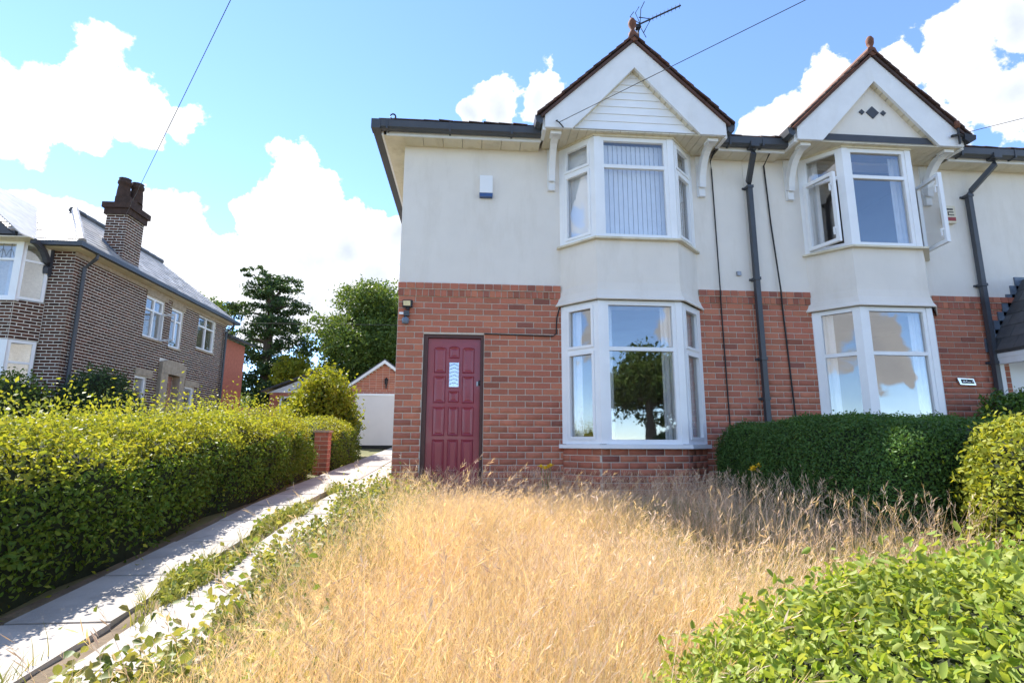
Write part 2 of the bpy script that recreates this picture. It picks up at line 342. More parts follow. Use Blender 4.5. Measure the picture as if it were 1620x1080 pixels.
# garden soil under the grass and between the wheel tracks
xs = np.arange(-2.75, 9.01, .25); ys = np.arange(-8.0, .01, .25); X, Y = np.meshgrid(xs, ys)
V = np.stack([X.ravel(), Y.ravel(), gz(X, Y).ravel() + .012*np.sin(X*9).ravel()*np.sin(Y*7).ravel()], 1); nx = len(xs)
I = np.array([(j*nx+i, j*nx+i+1, (j+1)*nx+i+1, (j+1)*nx+i) for j in range(len(ys)-1) for i in range(nx-1)])
struct(npobj('garden_soil', V, I, 'soil'))
mb = MB(); mb.box(-60, 60, -16.5, -9.5, -.84, -.752); struct(obj('road', mb, 'asphalt'))
mb = MB(); mb.box(-60, 60, -9.5, -8.0, -.8, -.66); struct(obj('pavement', mb, 'concrete'))
# driveway: two slab tracks, then full-width concrete bays
drv = struct(obj('driveway', MB().box(-2.72, -1.2, 1.35, 12.4, -.6, -.25), 'soil')); 
def slab(x0, x1, y0, y1, t=.03):
    j = .008; q = MB(); e = [random.uniform(-.004, .006) for _ in range(4)]
    c = [(x0+j, y0+j), (x1-j, y0+j), (x1-j, y1-j), (x0+j, y1-j)]
    q.add([(x, y, g1(-2, y) - .12) for x, y in c] + [(x, y, g1(-2, y) + t + e[i]) for i, (x, y) in enumerate(c)], [(0,3,2,1),(4,5,6,7),(0,1,5,4),(1,2,6,5),(2,3,7,6),(3,0,4,7)])
    obj('slab', q, 'concrete', drv)
y = -8.0
while y < 1.2:
    l = random.uniform(.82, .98); slab(-2.62 + random.uniform(-.02, .02), -2.02 + random.uniform(-.02, .02), y, min(y+l, 1.3)); y += l
y = -8.0
while y < 1.2:
    l = random.uniform(.82, .98); slab(-1.86 + random.uniform(-.02, .02), -1.28 + random.uniform(-.02, .02), y, min(y+l, 1.3)); y += l
y = 1.32
while y < 12.3: slab(-2.70, -1.86, y, min(y+1.8, 12.4)); slab(-1.85, -1.0, y, min(y+1.8, 12.4)); y += 1.81

# ------------------------------------------------------------------ windows
def win_face(parent, a, b, z0, z1, ztr, gm='glass', upper=False, lower=False, fw=.06, openlow=0., nolow=False, inset=0.):
    F, L = frame(a, b); t0, t1 = -.05-inset, .0-inset; fr = MB()
    fr.fbox(F, 0, fw, t0, t1, z0, z1); fr.fbox(F, L-fw, L, t0, t1, z0, z1)
    fr.fbox(F, fw, L-fw, t0, t1, z0, z0+fw); fr.fbox(F, fw, L-fw, t0, t1, z1-fw, z1)
    if ztr: fr.fbox(F, fw, L-fw, t0, t1-.002, ztr-.025, ztr+.025)
    for on, zl, zh in ((upper, (ztr or z0)+.025, z1-fw), (lower, z0+fw, (ztr or z1)-.025)):
        if on:
            e = .035; a0, a1 = fw-.012, L-fw+.012
            fr.fbox(F, a0, a0+e, t1-.03, t1+.014, zl, zh); fr.fbox(F, a1-e, a1, t1-.03, t1+.014, zl, zh)
            fr.fbox(F, a0+e, a1-e, t1-.03, t1+.014, zl, zl+e); fr.fbox(F, a0+e, a1-e, t1-.03, t1+.014, zh-e, zh)
    fo = obj('window_frame', fr, 'pvc', parent)
    def pane(zl, zh):
        obj('pane', MB().fbox(F, fw-.01, L-fw+.01, t0+.015, t0+.021, zl, zh), gm, parent)
    if ztr:
        pane(ztr+.02, z1-fw+.01)
        if not nolow: pane(z0+fw-.01, ztr-.02)
    else: pane(z0+fw-.01, z1-fw+.01)
    return F, L
def sash(parent, hinge, ang, L, z0, z1, sgn=1):     # an opened casement, hinge at xy, pointing along ang
    u = (math.cos(ang), math.sin(ang)); F = (hinge, u, (u[1], -u[0])); e = .05; q = MB()
    q.fbox(F, 0, e, -.05, 0, z0, z1); q.fbox(F, L-e, L, -.05, 0, z0, z1); q.fbox(F, e, L-e, -.05, 0, z0, z0+e); q.fbox(F, e, L-e, -.05, 0, z1-e, z1)
    s = obj('open_sash', q, 'pvc', parent, label='opened white casement')
    for zz in (z0+.18, z1-.2): obj('sash_handle', MB().fbox(F, L-e-.005, L-e+.02, .0, .035, zz, zz+.025).fbox(F, L-e-.005, L-e+.015, .02, .035, zz-.08, zz+.001), 'pvc', parent)
    g = obj('pane', MB().fbox(F, e-.01, L-e+.01, -.028, -.022, z0+e-.01, z1-e+.01), 'glass3', parent)
def prism_z(mb, poly, z0, z1): return mb.prism([(x, y, z0) for x, y in poly], (0, 0, z1-z0))
def curtain(mb, a, b, z0, z1, amp=.02, k=9):
    F, L = frame(a, b); o, u, n = F; N = int(k*6); v = []
    for i in range(N+1):
        s = L*i/N; t = amp*math.sin(i/N*k*2*math.pi)
        for z in (z0, z1): v.append((o[0]+u[0]*s+n[0]*t, o[1]+u[1]*s+n[1]*t, z))
    mb.add(v, [(2*i, 2*i+2, 2*i+3, 2*i+1) for i in range(N)])

# ------------------------------------------------------------------ the two semi-detached houses
CO, MOD, K0 = .083, .23, 2.569
def house(h, x0, x1, bay, gc, gh, left):
    """h thing, x0..x1 facade, bay = (A,B,C,D) plan corners, gc gable centre, gh half width, left = the nearer house"""
    A, B, C, D = bay; yb = -.44
    # rendered upper wall and the inner leaf
    F, L = frame((x0, 0), (x1, 0)); w = MB(); up = MB()
    hx = (A-x0+.03, D-x0-.03)
    wall_cells(up, F, L, 2.757, 5.0, -.22, 0, [(hx[0], hx[1], 2.0, 4.80)])
    obj('rendered_wall', up, 'render', h)
    dh = (-.63, .18) if left else (7.80, 8.62)
    holes = [(hx[0], hx[1], -1, 3)] + [(dh[0]-x0, dh[1]-x0, -.2, 2.05)]
    wall_cells(w, F, L, -.6, 2.757, -.22, -.008, holes)
    sx = x0 if left else x1; s = 1 if left else -1
    w.box(*sorted((sx+s*.008, sx+s*.22)), .22, 8.2, -.6, 2.757)
    base = [(A, 0), (B, yb), (C, yb), (D, 0)]
    for i in range(3):
        Fb, Lb = frame(base[i], base[i+1]); w.fbox(Fb, 0, Lb, -.2, -.008, -.7, .545)
    mort = obj('mortar_wall', w, 'mortar', h)
    up2 = MB(); up2.box(*sorted((sx, sx+s*.2)), .22, 8.2, 2.757, 5.0); up2.box(x0+.01, x1-.01, 8.2, 8.4, -.6, 5.0); obj('side_wall', up2, 'render', h)
    # bricks
    def prio(P): return 100*(P[2] > .12) + (60 if P[1] < .1 else 0) + P[2] - (60 if abs(P[0]-sx) < .05 and P[1] > .12 else 0) - (200 if (not left and P[2] < .85) else 0)
    bm = lambda k, c: 'brickdark' if random.random() < .07 else 'brick'
    BL = brick_rows(F, L, K0, -.35, CO, MOD, holes, bm, prio, s0=0)
    for i in range(3):
        Fb, Lb = frame(base[i], base[i+1]); BL += brick_rows(Fb, Lb, .545, -.5, CO, MOD, [], bm, prio, s0=0, phase=i)
    Fs, Ls = frame((sx, 8.2), (sx, .012)) if left else frame((sx, .012), (sx, 8.2))
    BL += brick_rows(Fs, Ls, K0, -.1, CO, MOD, [], bm, prio)
    segs = [(x0-.012, A-.0), (D, x1+.012)]
    for a, b in segs:                              # two capping courses of upright bricks, the top one standing proud
        for zc, hh, pitch, yy in ((2.713, .088, .117, -.03), (2.617, .10, .083, -.014)):
            n = max(1, round((b-a)/pitch)); pp = (b-a)/n
            for i in range(n):
                P = (a+pp*(i+.5), yy + random.uniform(-.003, .003), zc)
                BL.append((P, pp-.009, hh-.008, 0, 'brickdark' if random.random() < .45 else 'brick', 300+P[2]))
    bricks_on(h, BL, 298 if left else 240)
    for a, b in segs:
        cap = MB(); cap.box(a+.004, b-.004, -.022, .02, 2.664, 2.752); cap.box(a+.004, b-.004, -.006, .02, 2.57, 2.66)
        obj('capping_mortar', cap, 'mortar', h)
    # bay: rendered apron with a bell-mouth, canted; posts, sills, frames
    ap = MB(); prof = [(0, 3.30), (0, 2.70), (.012, 2.60), (.035, 2.52), (.065, 2.465), (.05, 2.455)]
    rings = []
    for off, z in prof:
        k = off*1.0; rings.append([(A-k*1.2, .03, z), (A-k*1.2, -.002, z), (B-k*.45, yb-k, z), (C+k*.45, yb-k, z), (D+k*1.2, -.002, z), (D+k*1.2, .03, z)])
    v = [p for r in rings for p in r]; ap.add(v, [(j*6+i, (j+1)*6+i, (j+1)*6+i+1, j*6+i+1) for j in range(len(rings)-1) for i in range(5)])
    apo = obj('bay_apron', ap, 'render', h)
    inn = MB(); prism_z(inn, [(A+.05, .1), (B+.02, yb+.06), (C-.02, yb+.06), (D-.05, .1)], 2.46, 3.28); obj('bay_floor', inn, 'cream', apo)
    for lev, (z0, z1, ztr) in enumerate(((.60, 2.455, 1.815), (3.32, 4.80, 4.365))):
        posts = []
        for (p, q, r_) in ((A, B, C), (D, C, B)):
            sg = 1 if r_ > q else -1
            posts.append(MB()); prism_z(posts[-1], [(q-sg*.055, yb+.055), (q, yb-.012), (q+sg*.085, yb-.012), (q+sg*.085, yb+.07), (q-sg*.0, yb+.11)], z0+.004, z1-.004)
            posts.append(MB()); prism_z(posts[-1], [(p, .02), (p, -.012), (p+sg*.045, -.055), (p+sg*.085, -.02), (p+sg*.05, .02)], z0+.004, z1-.004)
        sl = MB(); k = .05; pts = [(A-.05, .03), (A-.05, -.03), (B-.03, yb-k-.02), (C+.03, yb-k-.02), (D+.05, -.03), (D+.05, .03)]
        if lev == 0: prism_z(sl, pts, z0-.052, z0-.002)
        else: prism_z(sl, pts, z0-.03, z0-.004)
        bw = obj('bay_window', sl, 'pvc' if lev == 0 else 'cream', h)
        for q in posts: obj('corner_post', q, 'pvc', bw)
        a1, b1, c1, d1 = (A+.04, -.045), (B-.02, yb+.015), (C+.02, yb+.015), (D-.04, -.045)
        bb, cc = (B+.075, yb+.0), (C-.075, yb+.0)
        opened = (not left) and lev == 1
        gm = 'glass3' if left and lev else 'glass'
        win_face(bw, a1, b1, z0, z1, ztr, gm, upper=left, lower=not opened and left, nolow=opened)
        win_face(bw, bb, cc, z0, z1, ztr, gm)
        win_face(bw, c1, d1, z0, z1, ztr, gm, upper=left, lower=not opened and left, nolow=opened)
        if opened:
            Fo, Lo = frame(a1, b1); ang = math.atan2(Fo[1][1], Fo[1][0])
            sash(bw, (a1[0]-.035, a1[1]-.035), ang - R(24), Lo-.02, z0+.03, ztr+.01)
            Fo, Lo = frame(c1, d1); ang = math.atan2(Fo[1][1], Fo[1][0])
            sash(bw, (d1[0]-.10, d1[1]-.09), R(-99), Lo-.02, z0+.03, ztr+.01)
        # furnishings just inside the glass
        if left and lev == 1:
            q = MB()
            for a, b in (((A+.13, 0.0), (B+.01, yb+.12)), ((B+.1, yb+.12), (C-.1, yb+.12)), ((C-.01, yb+.12), (D-.13, 0))):
                Fq, Lq = frame(a, b); n = int(Lq/.062)
                for i in range(n):
                    s0_ = i*Lq/n; ca = .16
                    o_, u_, n_ = Fq; p0 = (o_[0]+u_[0]*s0_, o_[1]+u_[1]*s0_); wv = Vector((u_[0]*math.cos(ca)-n_[0]*math.sin(ca), u_[1]*math.cos(ca)-n_[1]*math.sin(ca)))*.0645
                    prism_z(q, [p0, (p0[0]+wv.x, p0[1]+wv.y), (p0[0]+wv.x+n_[0]*.002, p0[1]+wv.y+n_[1]*.002), (p0[0]+n_[0]*.002, p0[1]+n_[1]*.002)], z0+.05, z1-.06)
            obj('vertical_blind', q, 'blind', bw)
        elif left:
            q = MB(); curtain(q, (B+.04, yb+.14), (B+.22, yb+.16), z0+.03, z1-.05, .015, 3); curtain(q, (C-.24, yb+.16), (C-.04, yb+.14), z0+.03, z1-.05, .015, 3)
            curtain(q, (A+.12, .03), (A+.26, -.12), z0+.03, z1-.05, .012, 2); curtain(q, (D-.26, -.12), (D-.12, .03), z0+.03, z1-.05, .012, 2)
            obj('curtain', q, 'lace', bw)
        else:
            q = MB(); curtain(q, (C-.22, yb+.16), (C-.05, yb+.14), z0+.03, z1-.05, .012, 3)
            curtain(q, (A+.13, .03), (A+.25, -.1), z0+.03, z1-.05, .012, 2)
            if lev == 0: curtain(q, (B+.04, yb+.14), (B+.16, yb+.15), z0+.03, z1-.05, .012, 2)
            obj('curtain', q, 'lace', bw)
    # rooms behind the bays
    rm = MB()
    for z0, z1 in ((-.05, 2.5), (2.75, 4.95)):
        a, b = A-.6, D+.6
        if left and z0 < 0: a = max(a, .35)
        a = max(a, x0+.3); b = min(b, x1-.1)
        rm.box(a, b, 3.6, 3.65, z0, z1); rm.box(a-.05, a, .25, 3.6, z0, z1); rm.box(b, b+.05, .25, 3.6, z0, z1); rm.box(a, b, .06, 3.6, z1, z1+.05); rm.box(a, b, .06, 3.6, z0-.05, z0)
    obj('room', rm, 'room', h)
    # gable over the bay
    yg = -.58; ys = -.47; zf = 4.82; za = 6.22; s_ = 1.03
    ba = MB(); gl, gr = gc-gh, gc+gh; th = .04
    for sg in (-1, 1):
        e = gc+sg*gh
        poly = [(gc, yg, za-.025), (e, yg, 5.01), (e, yg, zf), (e-sg*.37, yg, zf), (gc, yg, 5.80)]
        if sg > 0: poly = poly[::-1]
        q = MB().prism(poly, (0, th, 0)); obj('bargeboard', q, 'paint', h)
    # infill: siding planks or render with diamonds and a dark beam
    def half(z): return max(0, (za-.22-z)*gh/(za-5.01)*1.0)
    ztop, zb = 6.0, 4.90
    if left:
        n = 9; ph = (ztop-.06-zb)/n
        for i in range(n):
            za0, za1 = zb+i*ph, zb+(i+1)*ph; w0, w1 = half(za0), max(half(za1), .01)
            q = MB().prism([(gc-w0, ys, za0+.005), (gc+w0, ys, za0+.005), (gc+w1, ys+.012, za1+.004), (gc-w1, ys+.012, za1+.004)], (0, .02, 0)); obj('siding_plank', q, 'pvc', h)
        q = MB().box(gc-half(4.86)-.02, gc+half(4.86)+.02, ys-.03, ys+.02, 4.865, 4.90); obj('siding_trim', q, 'pvc', h)
        q = MB().prism([(gc-half(zb)-.02, ys+.034, zb-.04), (gc+half(zb)+.02, ys+.034, zb-.04), (gc, ys+.034, ztop)], (0, .03, 0)); obj('gable_backing', q, 'joint', h)
    else:
        q = MB().prism([(gc-half(4.85), ys, 4.85), (gc+half(4.85), ys, 4.85), (gc, ys, ztop)], (0, .06, 0)); obj('gable_panel', q, 'render', h)
        q = MB().box(gc-.95, gc+.95, ys-.05, ys-.002, 4.865, 4.965); obj('gable_beam', q, 'timber', h)
        for dx, r_ in ((-.165, .045), (0, .10), (.165, .045)):
            q = MB().prism([(gc+dx-r_, ys-.012, 5.36), (gc+dx, ys-.012, 5.36-r_), (gc+dx+r_, ys-.012, 5.36), (gc+dx, ys-.012, 5.36+r_)], (0, .011, 0)); obj('diamond', q, 'timber', h)
    # raking soffit between infill and bargeboard, made of short boards
    for sg in (-1, 1):
        for i in range(12):
            f0, f1 = i/12, (i+1)/12-.006
            p = [(gc+sg*(gh-.37)*f, 5.80-.975*f) for f in (f0, f1)]
            q = MB().prism([(p[0][0], yg+th, p[0][1]-.0), (p[1][0], yg+th, p[1][1]), (p[1][0], ys+.03, p[1][1]), (p[0][0], ys+.03, p[0][1])], (sg*.008, 0, .012)); obj('soffit_board', q, 'cream', h)
    # flat soffit under the gable, boards running out from the wall
    x = gl+.02
    while x < gr-.03:
        xe = min(x+.115, gr-.02)
        lim = -.0
        if A < x+.05 < B: lim = (x+.05-A)/(B-A)*yb
        elif B <= x+.05 <= C: lim = yb
        elif C < x+.05 < D: lim = (D-x-.05)/(D-C)*yb
        q = MB().box(x, xe-.006, yg+.042, min(lim+.05, -.002), 4.822, 4.834); obj('soffit_board', q, 'cream', h); x = xe
    q = MB().box(gl+.01, gr-.01, yg+.041, -.001, 4.836, 4.85); obj('soffit_backing', q, 'joint', h)
    # head mould above the bay window
    q = MB()
    for a, b in (((A, -.0), (B, yb-.01)), ((B, yb-.01), (C, yb-.01)), ((C, yb-.01), (D, 0))):
        Fm, Lm = frame(a, b); q.fbox(Fm, -.01, Lm+.01, -.06, .02, 4.796, 4.826)
    obj('head_mould', q, 'cream', h)
    # side cheeks of gable and gable roof
    rf = MB()
    for sg in (-1, 1):
        e = gc+sg*(gh+.06); ze = 4.985
        rf.prism([(gc, yg-.03, za+.03), (e, yg-.03, ze), (e, 3.0, ze), (gc, 3.0, za+.03)], (sg*-.012, 0, -.035))
    ro = obj('gable_roof', rf, 'tile', h)
    for sg in (-1, 1):
        n = 12
        for i in range(n):
            f0, f1 = i/n, (i+1)/n+.03; e = gc+sg*(gh+.075); j = random.uniform(-.008, .008)
            p0 = (gc+(e-gc)*f0, za+.035+(4.985-za-.035)*f0); p1 = (gc+(e-gc)*f1, za+.035+(4.985-za-.035)*f1+.018)
            q = MB().prism([(p0[0], yg-.05+j, p0[1]+.012), (p1[0], yg-.05+j, p1[1]+.012), (p1[0], yg+.2, p1[1]+.012), (p0[0], yg+.2, p0[1]+.012)], (0, 0, .03)); obj('verge_tile', q, 'tile', ro)
    q = MB(); yy = yg-.04
    while yy < 3: q.tube([(gc, yy, za+.045), (gc, yy+.3, za+.05)], .075, 8); yy += .29
    obj('ridge_tile', q, 'terracotta', ro, kind='stuff')
    q = MB(); prof = [(.055, 0), (.06, .05), (.035, .09), (.03, .13), (.055, .18), (.06, .23), (.03, .29), (.0, .31)]
    if left: q.lathe((gc, yg+.02, za+.08), prof)
    else: q.lathe((gc+.03, yg+.02, za+.08), [(.05, 0), (.055, .03), (.02, .05), (.05, .12), (.055, .19), (.03, .24), (0, .26)])
    obj('finial', q, 'terracotta', ro, True)
    # carved brackets under the gable feet
    for sg in (-1, 1):
        e = gc+sg*(gh-.16); q = MB()
        q.box(e-.055, e+.055, -.025, .004, 4.16, 4.80); q.box(e-.045, e+.045, -.06, -.025, 4.16, 4.30)
        P = []
        for i in range(9):
            t = i/8*math.pi/2; P.append((e, -.05-.36*(1-math.cos(t)), 4.30+.48*math.sin(t)))
        for i in range(8):
            (a0, a1, a2), (b0, b1, b2) = P[i], P[i+1]
            q.add([(e-.045, a1-.05, a2-.02), (e+.045, a1-.05, a2-.02), (e+.045, a1+.045, a2+.03), (e-.045, a1+.045, a2+.03), (e-.045, b1-.05, b2-.02), (e+.045, b1-.05, b2-.02), (e+.045, b1+.045, b2+.03), (e-.045, b1+.045, b2+.03)],
                  [(0,3,2,1),(4,5,6,7),(0,1,5,4),(1,2,6,5),(2,3,7,6),(3,0,4,7)])
        q.box(e-.075, e+.075, -.5, -.36, 4.775, 4.818)
        obj('bracket', q, 'paint', h)
    # main eaves: soffit, fascia, gutter, roof
    runs = [(x0-.22, gl-.02), (gr+.02, x1+.0)] if left else [(x0, gl-.02), (gr+.02, x1+.22)]
    for a, b in runs:
        n = max(1, round((b-a)/.3))
        for i in range(n):
            aa = max(a, x0) if left else a; b_2 = b if left else min(b, x1)
            q = MB().box(aa+(b_2-aa)*i/n, aa+(b_2-aa)*(i+1)/n-.006, -.26, -.001, 4.775, 4.787); obj('soffit_board', q, 'cream', h)
        q = MB().box(a, b, -.285, -.261, 4.765, 4.93); obj('fascia', q, 'paint', h)
        q = MB(); c = [(-.288, 4.925), (-.288, 4.82), (-.31, 4.805), (-.375, 4.805), (-.40, 4.83), (-.405, 4.925), (-.395, 4.925), (-.385, 4.84), (-.37, 4.82), (-.315, 4.82), (-.30, 4.835), (-.30, 4.925)]
        a_, b_ = a - (.1 if left and a < x0 else 0), b + (.03 if abs(b-gl) < .1 else 0)
        q.prism([(a_, y_, z_) for y_, z_ in c], (b_-a_, 0, 0))
        x = a_+.12
        while x < b_: q.box(x-.012, x+.012, -.41, -.285, 4.795, 4.93); x += .85
        obj('gutter', q, 'dark', h)
    sy = x0 if left else x1; sg = -1 if left else 1
    q = MB().box(*sorted((sy+sg*.26, sy+sg*.285)), -.285, 8.4, 4.765, 4.93); obj('fascia', q, 'paint', h)
    q = MB().box(*sorted((sy+sg*.001, sy+sg*.26)), -.26, 8.4, 4.775, 4.787); obj('soffit_board', q, 'cream', h)
    q = MB(); q.box(*sorted((sy+sg*.288, sy+sg*.40)), -.405, 8.4, 4.805, 4.82); q.box(*sorted((sy+sg*.392, sy+sg*.405)), -.405, 8.4, 4.81, 4.925)
    q.box(*sorted((sy+sg*.288, sy+sg*.41)), -.41, -.26, 4.795, 4.93); obj('gutter', q, 'dark', h)
    for e, sg in ((gl, -1), (gr, 1)):              # short gutters along the gable's own eaves
        q = MB(); q.prism([(e+sg*.03, yg-.0, 4.99), (e+sg*.03, yg, 4.90), (e+sg*.06, yg, 4.865), (e+sg*.12, yg, 4.90), (e+sg*.135, yg, 4.99)], (0, .42, 0)); obj('gutter', q, 'dark', h)
        q = MB().box(*sorted((e-sg*.02, e+sg*.028)), yg+.042, -.262, 4.80, 4.99); obj('fascia', q, 'paint', h)
    # hipped main roof, laid in courses
    q = MB(); n = 18; yr = 4.1; zr = 4.93+ (yr+.33)*math.tan(R(30))
    xe0 = x0-.32 if left else x0; xe1 = x1 if left else x1+.32
    for i in range(n):
        f0, f1 = i/n, (i+1)/n+.012
        ya, yb2 = -.36+(yr+.36)*f0, -.36+(yr+.36)*f1; zc, zd = 4.93+(zr-4.93)*f0+.02, 4.93+(zr-4.93)*f1
        hl = lambda f: xe0 + (4.2*f if left else 0); hr = lambda f: xe1 - (0 if left else 4.2*f)
        q.prism([(hl(f0), ya, zc), (hr(f0), ya, zc), (hr(f1), yb2, zd), (hl(f1), yb2, zd)], (0, 0, .022))
        q.prism([(hl(f0), 8.56-f0*4.46, zc), (hr(f0), 8.56-f0*4.46, zc), (hr(f1), 8.56-f1*4.46, zd), (hl(f1), 8.56-f1*4.46, zd)], (0, 0, .022))
        S = (lambda f: xe0+4.2*f) if left else (lambda f: xe1-4.2*f)
        q.prism([(S(f0), ya, zc), (S(f0), 8.56-f0*4.46, zc), (S(f1), 8.56-f1*4.46, zd), (S(f1), yb2, zd)], (0, 0, .022))
    obj('roof', q, 'tile', h)
    # eaves course: uneven tile tails peeping over the gutter
    for a, b in runs:
        x = a+.1
        while x < b-.2:
            j = random.uniform(0, .02); q = MB().prism([(x, -.40, 4.935+j), (x+.2, -.40, 4.935+j*.3), (x+.2, -.1, 5.10), (x, -.1, 5.10)], (0, 0, .018)); obj('eaves_tile', q, 'tile', h); x += .205
    return h
main = thing('semi_detached_house', 'cream rendered and red brick house with dark red door and white planked gable', 'house', (1.5, 0, -.15))
house(main, -.985, 4.0, (1.235, 1.65, 2.77, 3.205), 2.225, 1.27, True)
nbr = thing('semi_detached_house', 'adjoining cream and brick house with open upstairs windows and diamonds in its gable', 'house', (6.5, 0, -.15))
house(nbr, 4.004, 8.985, (4.86, 5.255, 6.30, 6.72), 5.78, 1.25, False)

# front door of the nearer house
dr = MB(); x0, x1 = -.57, .135
dr.box(x0, x1, .075, .115, -.02, 2.0); door = obj('door', dr, 'door', main)
cols = [(-.485, -.325), (-.285, -.145), (-.105, .055)]
def panel(a, b, z0, z1, arch=0):
    q = MB(); e = .018
    pts = [(a, z0), (b, z0), (b, z1)] + [(b+(a-b)*i/6, z1+arch*math.sin(math.pi*i/6)) for i in range(1, 6)] + [(a, z1)]
    cx, cz = (a+b)/2, (z0+z1)/2
    ins = lambda p, k: (cx+(p[0]-cx)*(1-k/(b-a)*2), cz+(p[1]-cz)*(1-k/(z1-z0)*2))
    rings = [[(p[0], .075-.001, p[1]) for p in pts], [(*ins(p, .012)[:1], .061, ins(p, .012)[1]) for p in pts], [(ins(p, .03)[0], .070, ins(p, .03)[1]) for p in pts], [(ins(p, .045)[0], .064, ins(p, .045)[1]) for p in pts]]
    n = len(pts); q.add([p for r in rings for p in r], [(j*n+i, j*n+(i+1) % n, (j+1)*n+(i+1) % n, (j+1)*n+i) for j in range(3) for i in range(n)] + [tuple(3*n+i for i in range(n))])
    obj('door_panel', q, 'door', door)
for i, (a, b) in enumerate(cols):
    side = i != 1
    if side: panel(a, b, 1.53, 1.87, .015); panel(a, b, 1.13, 1.49)
    else: panel(a, b, 1.73, 1.88, .02); panel(a, b, 1.14, 1.29)
    panel(a, b, .70, 1.08); panel(a, b, .24, .655)
obj('door_glass', MB().box(-.278, -.152, .068, .074, 1.345, 1.675), glassmat('door_glass', .35), door)
q = MB(); q.box(-.292, -.138, .058, .0745, 1.675, 1.69); q.box(-.292, -.138, .058, .0745, 1.33, 1.345); q.box(-.292, -.278, .058, .0745, 1.345, 1.675); q.box(-.152, -.138, .058, .0745, 1.345, 1.675); obj('glazing_bead', q, 'door', door)
q = MB()
for i in range(6): q.tube([(-.275, .066, 1.38+i*.05), (-.215, .066, 1.405+i*.05), (-.155, .066, 1.38+i*.05)], .003, 5)
obj('leaded_line', q, 'lead', door)
obj('door_lock', MB().box(.085, .11, .055, .0745, 1.36, 1.42), 'metal', door)
q = MB(); q.lathe((.128, .05, 1.40), [(.0, -.035), (.016, -.03), (.02, 0), (.016, .03), (0, .035)], 10); obj('door_knob', q, 'iron', door, True)
q = MB(); q.box(-.628, -.572, .03, .16, -.1, 2.048); q.box(.137, .178, .03, .16, -.1, 2.048); q.box(-.572, .137, .03, .16, 2.003, 2.048); obj('door_frame', q, 'doorframe', main)
obj('door_step', MB().box(-.72, .26, -.28, .17, -.4, -.03), 'concrete', main)
obj('hall', MB().box(-.9, .32, .9, .95, -.1, 2.3), 'room', main)
# cables clipped to the walls
q = MB(); q.tube([(.18, -.012, 2.06), (1.12, -.012, 2.045), (1.165, -.012, 2.08), (1.175, -.014, 2.30), (1.215, -.03, 2.45)], .009, 6); obj('cable', q, 'rubber', main)
q = MB(); q.tube([(3.47, -.25, 4.77), (3.50, -.03, 4.73), (3.515, -.02, 4.6), (3.52, -.02, 3.6), (3.515, -.04, 2.75), (3.525, -.014, 2.5), (3.54, -.014, .2)], .010, 6); obj('cable', q, 'rubber', main)
q = MB(); q.tube([(4.30, -.24, 4.77), (4.33, -.02, 4.7), (4.36, -.02, 3.8), (4.41, -.045, 2.76), (4.43, -.014, 2.5), (4.50, -.014, .3)], .012, 6); obj('cable', q, 'rubber', nbr)
def downpipe(parent, x, ytop, xt):
    q = MB(); q.tube([(xt, -.345, 4.80), (xt, -.345, 4.70), (x-(x-xt)*.2, -.09, 4.40), (x, -.075, 4.33), (x, -.075, -.1)], .034, sq=True)
    for z in (4.3, 2.9, 1.75, 1.2): q.box(x-.045, x+.045, -.12, .0, z, z+.04); q.box(x-.075, x+.075, -.02, .0, z+.005, z+.035)
    q.box(xt-.06, xt+.06, -.42, -.28, 4.78, 4.86)
    obj('downpipe', q, 'dark', parent)
downpipe(nbr, 4.045, 4.8, 3.995); downpipe(nbr, 7.50, 4.8, 7.72)
q = MB(); P = [(-1.09, -.3, 4.93), (-1.09, -.31, 5.02)] + [(-1.125+.035*math.cos(t), -.31, 5.035+.035*math.sin(t)) for t in np.linspace(0, math.pi*1.5, 9)]
q.tube(P, [.014]*2+[.013-.0009*i for i in range(9)], 6); obj('hip_iron', q, 'iron', main)
obj('wall_vent', MB().box(3.79, 3.85, -.03, 0, 2.98, 3.04), 'metal', main)
# porch of the adjoining house
pr = MB(); px, pz, pe = 8.21, 3.02, 1.94
for sg in (-1, 1):
    pr.prism([(px, -1.35, pz), (px+sg*.70, -1.35, pe), (px+sg*.70, .0, pe), (px, .0, pz)], (0, 0, -.05))
porch = obj('porch_roof', pr, 'slate', nbr)
for sg in (-1, 1):
    for i in range(6):
        f0, f1 = i/6, (i+1)/6
        n = 6
        for j in range(n):
            o = (.5 if i % 2 else 0); ya = -1.37+(j-o)*1.37/(n-.5)*1.0; yb_ = min(ya+1.37/(n-.5)-.006, -.004); ya = max(ya, -1.37)
            if yb_-ya < .04: continue
            k = lambda f, up: (px+sg*.72*f, pz+(pe-pz)*f*1.0286+up)
            (xa, za_), (xb, zb_) = k(1-f1, .004), k(1-f0, .018)
            q = MB().prism([(xa, ya, za_), (xa, yb_, za_), (xb, yb_, zb_), (xb, ya, zb_)], (0, 0, .012)); obj('slate', q, 'slate', porch)
q = MB()
for i in range(8):
    f0 = i/8; q.box(px-.72*(1-f0)-.03, px-.72*(1-f0)+.16, -.022, -.002, pe+(pz-pe)*f0-.01, pe+(pz-pe)*f0+.19)
obj('lead_flashing', q, 'lead', porch)
q = MB()
for sg in (-1, 1): q.box(px+sg*.68-.012, px+sg*.68+.012, -1.36, -.0, pe-.11, pe-.03)
q.prism([(px-.72, -1.37, pe-.04), (px-.60, -1.37, pe-.04), (px, -1.37, pz-.14), (px+.60, -1.37, pe-.04), (px+.72, -1.37, pe-.04), (px, -1.37, pz+.03)], (0, .03, 0))
obj('porch_fascia', q, 'paint', nbr)
